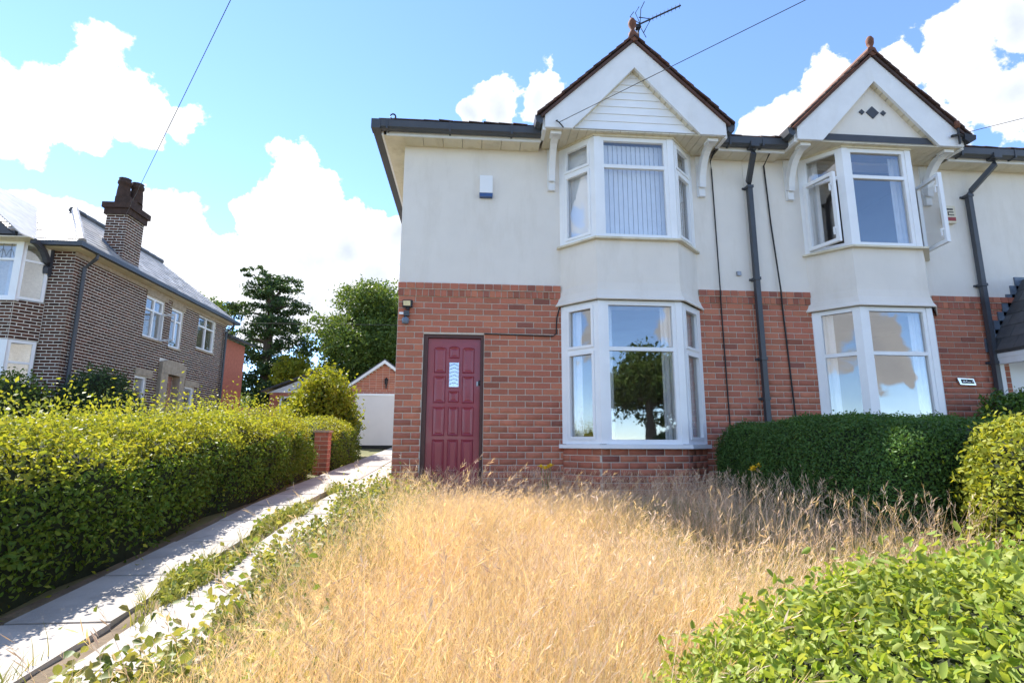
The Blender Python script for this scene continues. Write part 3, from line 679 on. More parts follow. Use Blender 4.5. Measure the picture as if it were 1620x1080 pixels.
for sg in (-1, 1):
    q = MB(); q.box(px+sg*.64-.05, px+sg*.64+.05, -.09, .0, .5, pe-.10)
    P = [(px+sg*.64, -.07-.95*math.sin(t)**1.2, 1.05+.78*(1-math.cos(t))) for t in np.linspace(0, math.pi/2, 9)]
    q.tube(P, .06, sq=True); q.box(px+sg*.64-.045, px+sg*.64+.045, -1.3, -.09, pe-.20, pe-.105); obj('porch_bracket', q, 'paint', nbr)
q = MB().box(7.84, 8.58, .08, .12, -.02, 2.03); obj('door', q, 'pvc', nbr)
obj('bolt_cap', MB().lathe((7.60, -.3, 1.99), [(0, .02), (.02, .012), (.02, -.012), (0, -.02)], 8), 'pvc', nbr)

# ------------------------------------------------------------------ fittings on the houses
t = thing('alarm_box', 'white alarm bell box with a blue base on the cream wall', 'alarm box', (.18, -.0, 4.03))
q = MB(); q.prism([(.09, -.001, 4.335), (.27, -.001, 4.335), (.27, -.001, 4.075), (.09, -.001, 4.075)][::-1], (0, -.075, 0)); obj('cover', q, 'pvc', t)
obj('base', MB().prism([(.085, -.001, 4.074), (.275, -.001, 4.074), (.27, -.001, 4.02), (.09, -.001, 4.02)][::-1], (0, -.07, 0)), 'blue', t)
t = thing('alarm_box', 'cream alarm box with red lens and dark lettering by the downpipe', 'alarm box', (7.16, 0, 3.88))
obj('cover', MB().box(7.07, 7.25, -.075, -.001, 3.88, 4.15), 'cream', t); obj('lens', MB().box(7.10, 7.235, -.082, -.076, 3.91, 3.965), 'red', t)
q = MB(); q.box(7.11, 7.21, -.078, -.0755, 4.08, 4.105); q.box(7.12, 7.215, -.078, -.0755, 4.04, 4.055); q.box(7.12, 7.135, -.078, -.0755, 3.995, 4.055); q.box(7.12, 7.22, -.078, -.0755, 3.995, 4.01); obj('printed_mark', q, 'iron', t)
t = thing('floodlight', 'small black floodlight with yellowish lens high on the brick corner', 'floodlight', (-.855, 0, 2.40))
obj('housing', MB().box(-.92, -.79, -.07, -.012, 2.40, 2.495), 'iron', t); obj('lens', MB().prism([(-.905, -.071, 2.415), (-.815, -.071, 2.415), (-.815, -.071, 2.482), (-.912, -.071, 2.482)], (0, -.004, 0)), 'lamp', t)
obj('bracket', MB().box(-.88, -.83, -.04, .005, 2.37, 2.41), 'iron', t)
t = thing('motion_sensor', 'grey two-lobed motion sensor below the floodlight', 'sensor', (-.87, 0, 2.17))
obj('mount', MB().box(-.90, -.83, -.06, .0, 2.28, 2.35), 'dark', t); obj('eye', MB().lathe((-.875, -.045, 2.22), [(0, -.055), (.04, -.045), (.05, -.01), (.045, .03), (0, .055)], 12), 'lead', t)
q = MB(); q.box(-.96, -.905, -.05, -.03, 2.30, 2.33); obj('clip', q, 'pvc', t)
t = thing('name_plaque', 'small chrome edged black name plate on the brick beside the porch', 'sign', (7.07, 0, 1.45))
obj('surround', MB().prism([(6.925, -.002, 1.545), (7.17, -.002, 1.535), (7.20, -.002, 1.445), (6.96, -.002, 1.45)][::-1], (0, -.035, 0)), 'chrome', t)
obj('plate', MB().prism([(6.975, -.038, 1.528), (7.155, -.038, 1.522), (7.175, -.038, 1.465), (6.99, -.038, 1.468)][::-1], (0, -.004, 0)), 'rubber', t)
q = MB(); q.box(6.995, 7.12, -.0445, -.0425, 1.482, 1.492); q.box(7.045, 7.062, -.0445, -.0425, 1.482, 1.512); q.box(6.998, 7.03, -.0445, -.0425, 1.497, 1.508); q.box(7.14, 7.155, -.0445, -.0425, 1.485, 1.505); obj('lettering', q, 'pvc', t)
t = thing('television_aerial', 'black television aerial on a mast at the gable peak', 'aerial', (2.40, -.3, 6.25))
q = MB(); q.tube([(2.40, -.3, 6.15), (2.40, -.3, 6.72)], .014, 6); q.box(2.36, 2.43, -.33, -.27, 6.66, 6.72); obj('mast', q, 'iron', t)
q = MB(); A0, A1 = Vector((2.33, -.3, 6.69)), Vector((3.02, -.42, 7.0)); q.tube([A0, A1], .012, 6); obj('boom', q, 'iron', t)
q = MB(); dv = (A1-A0); side = dv.cross(Vector((0, 0, 1))).normalized()
for i in range(9):
    p = A0+dv*(.33+i*.08); w = .045
    q.tube([p-Vector((0, 0, w)), p+Vector((0, 0, w))], .004, 5)
obj('element', q, 'iron', t, kind='stuff')
q = MB(); c = A0+dv*.12
for sg in (-1, 1):
    for k in range(3):
        q.tube([c+dv*.02, c+Vector((.0-.05*k, .1*(k-1), sg*(.17+.02*k))), c+Vector((.06-.05*k, .1*(k-1), sg*.30))], .006, 5)
q.tube([c+Vector((0, 0, .12)), c+dv*.25, c+Vector((.06, 0, -.14))], .008, 5); obj('reflector', q, 'iron', t)
t = thing('cable_clamp', 'black and brown cable clamp insulator at the right gable foot', 'cable fitting', (6.93, -.62, 4.9))
q = MB(); q.tube([(6.93, -.62, 4.84), (6.93, -.62, 5.08)], .016, 6); q.tube([(6.82, -.62, 4.95), (6.93, -.62, 4.98), (7.03, -.62, 4.95)], .02, 6); q.prism([(7.0, -.60, 4.99), (7.17, -.60, 4.97), (7.16, -.60, 4.90), (7.06, -.60, 4.84), (6.99, -.60, 4.90)], (0, -.05, 0)); obj('clamp', q, 'iron', t)
obj('insulator', MB().lathe((6.93, -.62, 5.08), [(0, 0), (.03, .01), (.04, .05), (.035, .1), (0, .13)], 10), 'terracotta', t, True)
def wire(label, P, r=.007, sag=.0, name='overhead_wire'):
    P = [Vector(p) for p in P]; pts = []
    for i in range(17):
        f = i/16; p = P[0].lerp(P[1], f); p.z -= sag*4*f*(1-f); pts.append(p)
    tag(obj(name, MB().tube(pts, r, 5), 'iron'), label, 'wire')
def rayp(u, v, t):
    d = Vector(((u-810)/860, (540-v)/860, -1)); return CAM + (cam.rotation_euler.to_matrix() @ d)*t
S = Vector((-9.75, 7.6, 5.9)); Q = rayp(365, 0, 7.4); wire('thin overhead wire rising from the brown brick house roof', (S, S+(Q-S)*3.6), .0055)
S = Vector((1.14, -.62, 4.87)); Q = rayp(1275, 0, 5.6); wire('thin overhead wire crossing the white planked gable', (S, S+(Q-S)*8), .0045)
S = Vector((7.0, -.63, 5.0)); Q = rayp(1620, 187, 7.6); wire('thin overhead wire leading away right from the gable foot', (S, S+(Q-S)*12), .0045)
wire('thin wire crossing in front of the dark trees', ((-13.6, 20, 6.35), (1, 20, 6.45)), .012)
t = thing('wire_hook', 'black wire hook on the left foot of the white bargeboard', 'cable fitting', (1.13, -.6, 4.87))
obj('hook', MB().tube([(1.12, -.585, 4.92), (1.10, -.62, 4.89), (1.14, -.63, 4.86), (1.20, -.61, 4.80)], .009, 6), 'iron', t)

# ------------------------------------------------------------------ brown brick house on the left
lh = thing('brick_house', 'dark brown brick house with white mortar and tall chimney beyond the hedge', 'house', (-9.5, 10, .5))
XL, YF, YB, ZB, ZE = -9.5, 6.02, 14.3, .3, 5.12
C2, M2 = .0755, .232
F, L = frame((XL, YF), (XL, YB)); sy = lambda y: y-YF
wins = [(9.03, 9.98, 3.62, 4.84), (10.42, 11.12, 3.55, 4.80), (12.15, 13.42, 3.80, 5.0), (8.95, 9.50, 1.70, 2.46), (11.72, 12.32, 1.70, 2.42)]
holes = [(sy(a), sy(b), z0, z1) for a, b, z0, z1 in wins] + [(sy(10.45), sy(11.15), .3, 2.68)]
w = MB(); wall_cells(w, frame((XL, YF+.009), (XL, YB))[0], L-.009, ZB, ZE, -.24, -.008, holes)
Ff, Lf = frame((-16.5, YF), (XL, YF)); bl = -12.6-(-16.5); br = 6.3
fh = [(3.2, 6.35, 1.0, 5.0)]
w.box(-16.5, XL-.24, YF+.008, YF+.2, ZB, ZE); w.box(-16.5, XL-.24, YB-.2, YB-.01, ZB, ZE)
obj('mortar_wall', w, 'mortar2', lh)
stones = [(8.98, 10.12, 4.86, 5.06), (10.36, 11.2, 4.82, 5.02), (12.1, 13.5, 5.0, 5.06), (8.9, 9.75, 2.48, 2.68), (11.66, 12.6, 2.44, 2.64)]
for a, b, z0, z1 in stones:
    fq = F; q = MB().fbox(F, sy(a), sy(b), -.03, .025, z0, z1); obj('lintel', q, 'stone', lh)
for a, b, z0, z1 in wins: obj('sill', MB().fbox(F, sy(a)-.04, sy(b)+.04, -.05, .03, z0-.06, z0), 'stone', lh)
hb = holes + [(sy(a), sy(b), z0, z1) for a, b, z0, z1 in stones] + [(sy(10.06), sy(11.46), .3, 3.1)]
pr2 = lambda P: -math.hypot(P[0], P[1]+7.2) + (5 if P[2] > 1.5 else -8)
BL = brick_rows(F, L, ZE-.02, .9, C2, M2, hb, 'brown', pr2, joint=.020)
FB = [((-10.05, YF), (XL, YF)), ((-10.35, YF-.45), (-10.0, YF-.02)), ((-11.9, YF-.45), (-10.35, YF-.45))]
for i, (a, b) in enumerate(FB):
    Fq, Lq = frame(a, b)
    if i == 0: BL += brick_rows(Fq, Lq, ZE-.02, .9, C2, M2, [], 'brown', pr2, joint=.020)
    else: BL += brick_rows(Fq, Lq, 3.78, 2.86, C2, M2, [], 'brown', pr2, joint=.020)
bricks_on(lh, BL, 295)
q = MB(); Fq, Lq = frame(FB[1][0], FB[1][1])
for za, zb in ((2.86, 3.78), (.3, 1.5)): obj('bay_wall', MB().box(-11.9, -10.36, YF-.442, YF-.2, za, zb).fbox(Fq, 0, Lq, -.2, -.008, za+.001, zb-.001), 'mortar2', lh)
for i, (z0, z1, zt) in enumerate(((3.80, 5.15, 4.72), (1.50, 2.85, 2.35))):
    po = MB(); po.box(-10.44, -10.33, YF-.46, YF-.36, z0, z1); po.box(-11.25, -11.17, YF-.46, YF-.36, z0, z1); po.box(-11.95, -10.3, YF-.5, YF-.36, z0-.06, z0-.003)
    bw = obj('bay_window', po, 'pvc', lh)
    win_face(bw, (-11.17, YF-.45), (-10.44, YF-.45), z0, z1, zt); win_face(bw, (-11.92, YF-.45), (-11.25, YF-.45), z0, z1, zt); win_face(bw, (-10.34, YF-.43), (-10.02, YF-.05), z0, z1, zt)
    q = MB()
    for x in (-10.98, -10.80, -10.62): q.box(x-.005, x+.005, YF-.425, YF-.42, zt, z1-.05)
    for k in range(3):
        c = -10.98+.18*k; q.tube([(c-.09+.0225*j, YF-.424, zt+.06+.18*math.sin(math.pi*j/8)) for j in range(9)], .005, 4)
    obj('leaded_line', q, 'lead', bw)
    q = MB(); curtain(q, (-10.70, YF-.3), (-10.48, YF-.3), z0, z1, .012, 3); obj('curtain', q, 'lace', bw)
obj('room', MB().box(-16.2, -9.9, 9.0, 9.05, .3, 5.1).box(-16.2, -9.8, 6.3, 13.8, 3.0, 3.1).box(-16.2, -9.8, 6.3, 13.8, .9, 1.0), 'room', lh)
for i, (a, b, z0, z1) in enumerate(wins):
    up = i < 3; F5 = (XL-.06, a), (XL-.06, b)
    fr = MB(); q = lambda s0, s1, za, zb: fr.box(XL-.10, XL-.04, s0, s1, za, zb)
    f = .06; q(a, a+f, z0, z1); q(b-f, b, z0, z1); q(a+f, b-f, z0, z0+f); q(a+f, b-f, z1-f, z1)
    if up: zt = z1-.38; q(a+f, b-f, zt-.025, zt+.025)
    if i in (0, 2): m_ = (a+b)/2; fr.box(XL-.098, XL-.042, m_-.03, m_+.03, z0+f, z1-f)
    wo = obj('window', fr, 'pvc', lh); obj('pane', MB().box(XL-.085, XL-.08, a+f-.01, b-f+.01, z0+f-.01, z1-f+.01), 'glass2', wo)
    q2 = MB(); curtain(q2, (XL-.2, a+.05), (XL-.2, a+.3), z0, z1, .012, 3); obj('curtain', q2, 'lace', wo)
    if i == 0:
        s = MB(); Fs_ = ((XL-.03, b-.05), (.95, -.31), (-.31, -.95)); e = .05; W = .52
        s.fbox(Fs_, 0, e, -.04, 0, z0, zt); s.fbox(Fs_, W-e, W, -.04, 0, z0, zt); s.fbox(Fs_, e, W-e, -.04, 0, z0, z0+e); s.fbox(Fs_, e, W-e, -.04, 0, zt-e, zt); obj('open_sash', s, 'pvc', wo)
        obj('pane', MB().fbox(Fs_, e, W-e, -.023, -.018, z0+e, zt-e), 'glass', wo)
q = MB(); q.box(XL-.12, XL+.10, 10.06, 10.45, .6, 2.68); q.box(XL-.12, XL+.10, 11.15, 11.46, .6, 2.68); q.prism([(XL-.12, 10.06, 2.68), (XL-.12, 11.46, 2.68), (XL-.12, 11.46, 3.02), (XL-.12, 11.1, 3.12), (XL-.12, 10.42, 3.12), (XL-.12, 10.06, 3.02)], (.23, 0, 0))
ds = obj('stone_doorway', q, 'stone', lh)
q = MB().box(XL-.20, XL-.15, 10.45, 11.15, .6, 2.66); obj('door', q, 'pink', lh); 
q = MB(); q.box(XL-.148, XL-.14, 10.62, 10.68, .9, 2.5); q.box(XL-.148, XL-.14, 10.80, 10.98, 1.2, 2.5); obj('door_glass', q, 'glass2', lh)
# roof, gutters, chimney
zr_, xr = 6.95, -11.2; e0 = XL+.32; yf0 = YF-.32; ze = 5.20
q = MB(); rows = 13; Ttri = []
for i in range(rows):
    f0, f1 = i/rows, (i+1)/rows+.01
    P = lambda f, end: (e0+(xr-e0)*f, (yf0+(8.1-yf0)*f) if end == 0 else (YB+.3-(2.3)*f), ze+(zr_-ze)*f)
    a, b, c, d = P(f0, 0), P(f0, 1), P(f1, 1), P(f1, 0); n = 30 - i
    for k in range(n):
        g0, g1_ = (k+.0)/n, (k+.985)/n; j = random.uniform(0, .012)
        A_ = Vector(a).lerp(Vector(b), g0); B_ = Vector(a).lerp(Vector(b), g1_); C_ = Vector(d).lerp(Vector(c), g1_); D_ = Vector(d).lerp(Vector(c), g0)
        q.prism([A_+Vector((0, 0, .02+j)), B_+Vector((0, 0, .02+j)), C_, D_], (0, 0, .014))
for i in range(rows):
    f0, f1 = i/rows, (i+1)/rows+.01
    for k in range(14):
        x_a = lambda f, g: xr-3.6+(e0+(xr-e0)*f-(xr-3.6))*g
        g0, g1_ = k/14, (k+.985)/14; j = random.uniform(0, .012); yy = lambda f: yf0+(8.1-yf0)*f; zz = lambda f: ze+(zr_-ze)*f
        q.prism([(x_a(f0, g0), yy(f0), zz(f0)+.02+j), (x_a(f0, g1_), yy(f0), zz(f0)+.02+j), (x_a(f1, g1_), yy(f1), zz(f1)), (x_a(f1, g0), yy(f1), zz(f1))], (0, 0, .014))
roof2 = obj('roof', MB().prism([(e0, yf0, ze), (e0, YB+.3, ze), (xr, YB-2.0, zr_), (xr, 8.1, zr_)], (0, 0, -.03)).prism([(e0, yf0, ze), (xr, 8.1, zr_), (xr-3.6, 8.1, zr_), (xr-3.6, yf0, ze)], (0, 0, -.03)).prism([(xr, 8.1, zr_), (xr, YB-2, zr_), (-17, YB-2, ze), (-17, 8.1, ze)], (0, 0, -.03)).prism([(e0, YB+.3, ze), (xr, YB-2, zr_), (-17, YB-2, ze), (-17, YB+.3, ze)], (0, 0, -.03)), 'paleslate', lh)
obj('slate_field', q, 'paleslate', roof2, kind='stuff')
q = MB()
for i in range(12):
    f0, f1 = i/12, (i+1)/12+.02; a = Vector((e0, yf0, ze+.04)).lerp(Vector((xr, 8.1, zr_+.05)), f0); b = Vector((e0, yf0, ze+.04)).lerp(Vector((xr, 8.1, zr_+.05)), f1); o = MB().tube([a, b+Vector((0, 0, .02))], .09, 8); obj('hip_tile', o, 'paleslate', roof2)
y = 8.0
while y < YB-2.1: obj('ridge_tile', MB().tube([(xr, y, zr_+.02), (xr, y+.44, zr_+.035)], .10, 8), 'slate', roof2); y += .45
for i in range(8):
    f0 = i/8; q = MB().prism([(xr-3.6+3.6*0+i*.44, yf0, ze+.02), (xr-3.6+i*.44+.42, yf0, ze+.02), (xr-3.6+i*.44+.42, 8.1, zr_), (xr-3.6+i*.44, 8.1, zr_)], (0, 0, .03)) if i < 0 else None
q = MB(); q.box(XL+.001, XL+.28, YF-.3, YB+.25, 5.10, 5.125); q.box(-16, XL+.001, YF-.3, YF-.001, 5.10, 5.125); obj('soffit', q, 'cream', lh)
q = MB(); q.box(XL+.001, XL+.03, YF-.02, YB, 4.98, 5.099); obj('eaves_course', q, 'stone', lh)
q = MB(); q.box(XL+.285, XL+.40, YF-.42, YB+.3, 5.11, 5.22); q.box(-10.1, XL+.285, YF-.42, YF-.30, 5.11, 5.22); obj('gutter', q, 'dark', lh)
for yy in (YF+.22, YB-.15):
    q = MB().tube([(XL+.34, yy, 5.11), (XL+.34, yy, 5.0), (XL+.09, yy, 4.75), (XL+.09, yy, .6)], .045, 8); obj('downpipe', q, 'dark', lh)
cx0, cx1, cy0, cy1 = -10.02, -9.46, 7.62, 8.38
ch = obj('chimney', MB().box(cx0+.008, cx1-.008, cy0+.008, cy1-.008, 5.1, 6.75), 'mortar2', lh)
BLc = []
for a, b in (((cx0, cy0), (cx1, cy0)), ((cx1, cy0), (cx1, cy1))):
    Fq, Lq = frame(a, b); BLc += brick_rows(Fq, Lq, 6.72, 5.3, C2, M2, [], 'brown', lambda P: 1, joint=.020)
bricks_on(ch, BLc, 0)
q = MB(); q.box(cx0-.05, cx1+.05, cy0-.05, cy1+.05, 6.73, 6.90); q.box(cx0-.10, cx1+.10, cy0-.10, cy1+.10, 6.901, 7.06); q.box(cx0+.10, cx1-.06, cy0+.08, cy1-.08, 7.061, 7.30); obj('chimney_cap', q, 'soot', ch)
for xx in (-9.90, -9.58):
    q = MB(); q.lathe((xx*.55-9.70*.45, 8.0 + (xx+9.74)*.9, 7.28), [(.17, 0), (.16, .25), (.14, .42), (.17, .44), (.17, .52), (.13, .53), (.16, .60), (.11, .60), (.10, .3)], 12); obj('chimney_pot', q, 'soot', ch, True)
q = MB(); q.prism([(cx1+.012, cy0-.1, 5.28), (cx1+.012, cy1+.1, 5.28), (cx1+.012, cy1+.05, 5.42), (cx1+.012, cy0+.0, 5.42)], (.02, 0, 0)); q.prism([(cx0, cy0-.015, 5.9), (cx1, cy0-.015, 5.25), (cx1, cy0-.015, 5.45), (cx0, cy0-.015, 6.05)], (0, -.02, 0)); obj('lead_flashing', q, 'lead', ch)
# timbered front gable over the bay
q = MB(); q.prism([(-10.38, YF-.75, 5.22), (-12.35, YF-.75, 6.95), (-12.35, YF-.75, 6.62), (-10.72, YF-.75, 5.22)][::-1], (0, .06, 0)); q.box(-12.3, -10.38, YF-.70, YF-.62, 5.17, 5.32)
q.prism([(-10.98, YF-.69, 5.32), (-11.12, YF-.69, 5.75), (-11.20, YF-.69, 5.70), (-11.08, YF-.69, 5.32)][::-1], (0, .05, 0)); obj('bargeboard', q, 'timber', lh)
obj('gable_panel', MB().prism([(-10.7, YF-.62, 5.3), (-12.35, YF-.62, 5.3), (-12.35, YF-.62, 6.7)], (0, .1, 0)), 'render', lh)
obj('gable_roof', MB().prism([(-10.18, YF-.80, 5.20), (-12.35, YF-.80, 7.08), (-12.35, 8.2, 7.08), (-10.18, 8.2, 5.20)], (0, 0, .03)), 'paleslate', lh)
obj('gable_soffit', MB().box(-12.3, -10.02, YF-.75, YF-.02, 5.151, 5.17), 'cream', lh)
q = MB(); q.box(-10.10, -9.98, YF-.06, YF, 4.45, 5.15)
P = [(-10.04, YF-.06-.55*(1-math.cos(t)), 4.5+.62*math.sin(t)) for t in np.linspace(0, math.pi/2, 8)]; q.tube(P, .055, sq=True); obj('bracket', q, 'timber', lh)
# rear wing
rw = MB(); rw.box(-12, -9.62, YB, YB+2.2, .3, 4.6); obj('rear_wing', rw, 'brick', lh)
obj('rear_roof', MB().prism([(-9.3, YB+.02, 4.62), (-12, YB+.02, 5.4), (-12, YB+2.5, 5.4), (-9.3, YB+2.5, 4.62)], (0, 0, .08)), 'slate', lh)

# ------------------------------------------------------------------ garage, shed, pillar, back wall
ga = thing('garage', 'brick garage with a wide white door at the end of the drive', 'garage', (-3.1, 12.5, .4))
q = MB(); F, L = frame((-4.35, 12.5), (-1.75, 12.5)); wall_cells(q, F, L, .2, 2.45, -.2, -.008, [(.30, 2.45, .2, 2.30)]); q.prism([(-4.35, 12.508, 2.45), (-1.75, 12.508, 2.45), (-3.05, 12.508, 3.42)], (0, .19, 0)); q.box(-4.35, -4.15, 12.7, 17, .2, 2.45); q.box(-1.95, -1.75, 12.7, 17, .2, 2.45); obj('mortar_wall', q, 'mortar', ga)
BL = brick_rows(F, L, 2.45, .3, CO, MOD, [(.30, 2.45, .2, 2.30)], 'brick', lambda P: P[2])
z = 2.45; k = 0
while z < 3.35:
    hw = 1.3*(3.40-z-.06)/.95; s = -3.05-hw-(k % 2)*.115
    while s < -3.05+hw:
        a, b = max(s, -3.05-hw), min(s+MOD, -3.05+hw)
        if b-a > .05: BL.append((((a+b)/2, 12.5, z+CO/2), b-a-.011, CO-.011, 0, 'brick', 10+z))
        s += MOD
    z += CO; k += 1
bricks_on(ga, BL, 150)
gd = obj('garage_door', MB().box(-4.04, -1.92, 12.40, 12.46, .50, 2.22), 'white_door', ga); obj('door_head', MB().box(-4.06, -1.9, 12.38, 12.47, 2.221, 2.30), 'pvc', ga); obj('door_gap_shade', MB().box(-4.04, -1.92, 12.43, 12.47, .38, .499), 'rubber', ga)  # black strip painted in for the shade in the gap below the door
for sg in (-1, 1):
    q = MB().prism([(-3.05, 12.35, 3.55), (-3.05+sg*1.5, 12.35, 2.46), (-3.05+sg*1.5, 17, 2.46), (-3.05, 17, 3.55)], (0, 0, -.05)); obj('roof', q, 'slate', ga)
    q = MB().prism([(-3.05, 12.33, 3.50), (-3.05+sg*1.45, 12.33, 2.44), (-3.05+sg*1.45, 12.33, 2.34), (-3.05, 12.33, 3.38)][::sg], (0, .03, 0)); obj('bargeboard', q, 'paint', ga)
t = thing('wall_light', 'small black lantern on the garage gable', 'lamp', (-2.98, 12.44, 2.6)); obj('lantern', MB().lathe((-2.98, 12.42, 2.62), [(0, 0), (.05, .02), (.06, .16), (.08, .18), (0, .27)], 8).box(-3.0, -2.96, 12.42, 12.5, 2.5, 2.64), 'iron', t)
sh_ = thing('outbuilding', 'low outbuilding with white gable and dark doorway behind the shrub', 'outbuilding', (-6.6, 16, .6))
q = MB(); F, L = frame((-8.25, 16), (-4.6, 16)); wall_cells(q, F, L, .4, 2.6, -.2, 0, [(.45, 1.15, .4, 2.45)]); q.box(-8.25, -8.05, 16.2, 20, .4, 2.6); obj('wall', q, 'brick', sh_)
obj('gable_panel', MB().prism([(-8.3, 15.98, 2.61), (-4.5, 15.98, 2.61), (-6.4, 15.98, 3.40)], (0, .15, 0)), 'paint', sh_)
obj('post', MB().box(-7.02, -6.86, 15.90, 15.975, 2.3, 3.2), 'blue', sh_)
for sg in (-1, 1): obj('roof', MB().prism([(-6.4, 15.8, 3.48), (-6.4+sg*2.15, 15.8, 2.62), (-6.4+sg*2.15, 20, 2.62), (-6.4, 20, 3.48)], (0, 0, .06)), 'slate', sh_)
obj('door_frame', MB().box(-7.82, -7.74, 15.96, 16.0, .5, 2.45).box(-7.12, -7.04, 15.96, 16.0, .5, 2.45).box(-7.74, -7.12, 15.96, 16.0, 2.38, 2.45), 'pvc', sh_); obj('dark_door', MB().box(-7.74, -7.12, 16.1, 16.14, .5, 2.4), 'timber', sh_)
pl = thing('brick_pillar', 'short brick gate pillar with stone cap set in the left hedge', 'pillar', (-2.82, 3.95, .02))
obj('mortar_core', MB().box(-2.99, -2.74, 3.77, 4.02, -.1, .80), 'mortar', pl)
BL = []
for a, b in (((-2.998, 3.762), (-2.732, 3.762)), ((-2.732, 3.762), (-2.732, 4.028))):
    Fq, Lq = frame(a, b); BL += brick_rows(Fq, Lq, .80, -.05, CO, MOD, [], 'brickdark', lambda P: 1)
bricks_on(pl, BL, 60); obj('cap', MB().box(-3.02, -2.71, 3.74, 4.05, .801, .84), 'stone', pl)
bw_ = obj('garden_wall', MB().box(-13, -8.0, 17.0, 17.25, .4, 2.05), 'stone'); tag(bw_, 'low grey stone wall behind the brown brick house', 'wall')
# house side strip of concrete is part of the driveway

# ------------------------------------------------------------------ foliage
def leaves(name, P, N, size, m, parent=None, bias=.5, ratio=.5, fold=.25, svar=.35, fine=False, **kw):
    n = len(P); rv = RNG.normal(size=(n, 3)); rv /= np.linalg.norm(rv, axis=1)[:, None]
    nn = N*bias + rv*(1-bias*.5); nn /= np.linalg.norm(nn, axis=1)[:, None] + 1e-9
    r2 = RNG.normal(size=(n, 3)); t = np.cross(nn, r2); t /= np.linalg.norm(t, axis=1)[:, None] + 1e-9; b = np.cross(nn, t)
    s = (size*(1 + RNG.uniform(-svar, svar, n)))[:, None]
    v0 = P - t*s*.5; v2 = P + t*s*.5; mid = P - t*s*.05
    if fine:
        A = [P + t*s*k + sg*b*s*ratio*.5*w_ + nn*s*fold*.3 for sg in (1, -1) for k, w_ in ((-.22, .85), (.18, .9))]; tipp = v2 - nn*s*.12
        V = np.stack([v0, A[0], A[1], tipp, A[3], A[2]], 1).reshape(-1, 3)
        Fi = (np.arange(n)[:, None, None]*6 + np.array([[0, 1, 2, 3], [0, 3, 4, 5]])[None]).reshape(-1, 4)
        return npobj(name, V, Fi, m, parent, **kw)
    v1 = mid + b*s*ratio*.5 + nn*s*fold*.3; v3 = mid - b*s*ratio*.5 + nn*s*fold*.3
    V = np.stack([v0, v1, v2, v3], 1).reshape(-1, 3); Fi = np.arange(n*4).reshape(n, 4)
    return npobj(name, V, Fi, m, parent, **kw)
def vnoise(p, sc, seed=0):
    k = np.array([[1.3, .7, -.9], [-.6, 1.5, .8], [.9, -1.1, 1.2], [2.3, 1.9, -1.7], [-2.1, 2.6, 1.4]])
    q = p*sc; r = 0
    for i, a in enumerate(k): r = r + np.sin(q @ a + seed*1.7 + i*2.1)*(1 if i < 3 else .5)
    return r/3
def hedge(name, label, f, nleaf, size, lm, cat='hedge', core=.07, bump=.06, top_extra=0, lm_top=None, bias=.45, loc=None, group=None, thick=.07, ctr=None, fine=False):
    """f(u, v) -> points on the hedge skin; foliage scattered through the skin over a dark twiggy core"""
    t = thing(name, label, cat, loc or (0, 0, 0), group)
    def surf(u, v):
        p = f(u, v); return p
    def nrm(u, v):
        e = 1e-3; a = surf(np.clip(u+e, 0, 1), v) - surf(np.clip(u-e, 0, 1), v); b = surf(u, np.clip(v+e, 0, 1)) - surf(u, np.clip(v-e, 0, 1))
        n = np.cross(a, b); n /= np.linalg.norm(n, axis=1)[:, None] + 1e-9
        c = np.array(ctr) if ctr is not None else (surf(u, u*0+.04) + surf(u, u*0+.96))/2
        return n*np.where(np.sum(n*(surf(u, v)-c), 1) < 0, -1, 1)[:, None], np.linalg.norm(np.cross(a, b), axis=1)
    uu = RNG.random(nleaf*4); vv = RNG.random(nleaf*4); n, w = nrm(uu, vv)
    keep = RNG.random(len(w)) < np.clip(w/ (w.mean()*2.2), 0, 1); idx = np.where(keep)[0][:nleaf]; uu, vv, n = uu[idx], vv[idx], n[idx]
    p = surf(uu, vv); d = bump*vnoise(p, 3.5) + bump*.5*vnoise(p, 9, 3); dep = RNG.normal(size=len(p))*thick*.5
    P = p + n*(d + dep)[:, None]
    if lm_top:  # upward faces take the lighter leaf, painting in the sunlit top
        top = n[:, 2] > .45 + .25*vnoise(p, 4, 5); leaves('foliage', P[~top], n[~top], size, lm, t, bias, fine=fine, kind='stuff'); leaves('lit_top_foliage', P[top], n[top], size, lm_top, t, bias, fine=fine, kind='stuff')
    else: leaves('foliage', P, n, size, lm, t, bias, fine=fine, kind='stuff')
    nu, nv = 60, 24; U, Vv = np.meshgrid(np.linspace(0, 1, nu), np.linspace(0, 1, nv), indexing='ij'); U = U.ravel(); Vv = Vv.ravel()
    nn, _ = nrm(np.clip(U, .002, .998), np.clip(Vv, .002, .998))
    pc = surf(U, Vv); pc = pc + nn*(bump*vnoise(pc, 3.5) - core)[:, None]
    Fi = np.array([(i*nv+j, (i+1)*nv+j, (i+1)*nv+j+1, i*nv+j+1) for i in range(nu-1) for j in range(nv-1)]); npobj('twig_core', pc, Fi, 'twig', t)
    return t
def supere(c, hw, hh, v, ex):                       # half super-ellipse across, v 0..1 from one foot over the top to the other
    a = np.pi*(1-v); ca, sa = np.cos(a), np.sin(a)
    return c + hw*np.sign(ca)*np.abs(ca)**(2/ex), hh*np.abs(sa)**(2/ex)
def endtaper(u, k=10): return (1-np.abs(2*u-1)**k)**.5
def f_left(u, v):
    y = -8.2 + u*11.75; tp = endtaper(u, 30)
    x, z = supere(-3.85, 1.06*tp, (.99-.02*np.maximum(-y-2, 0)+.01*np.maximum(y, 0))*tp, v, 5.0); return np.stack([x + .05*np.sin(y*1.9), y, gz(-2.8, y) + z - .02 + (x < -3.85)*.0], 1)
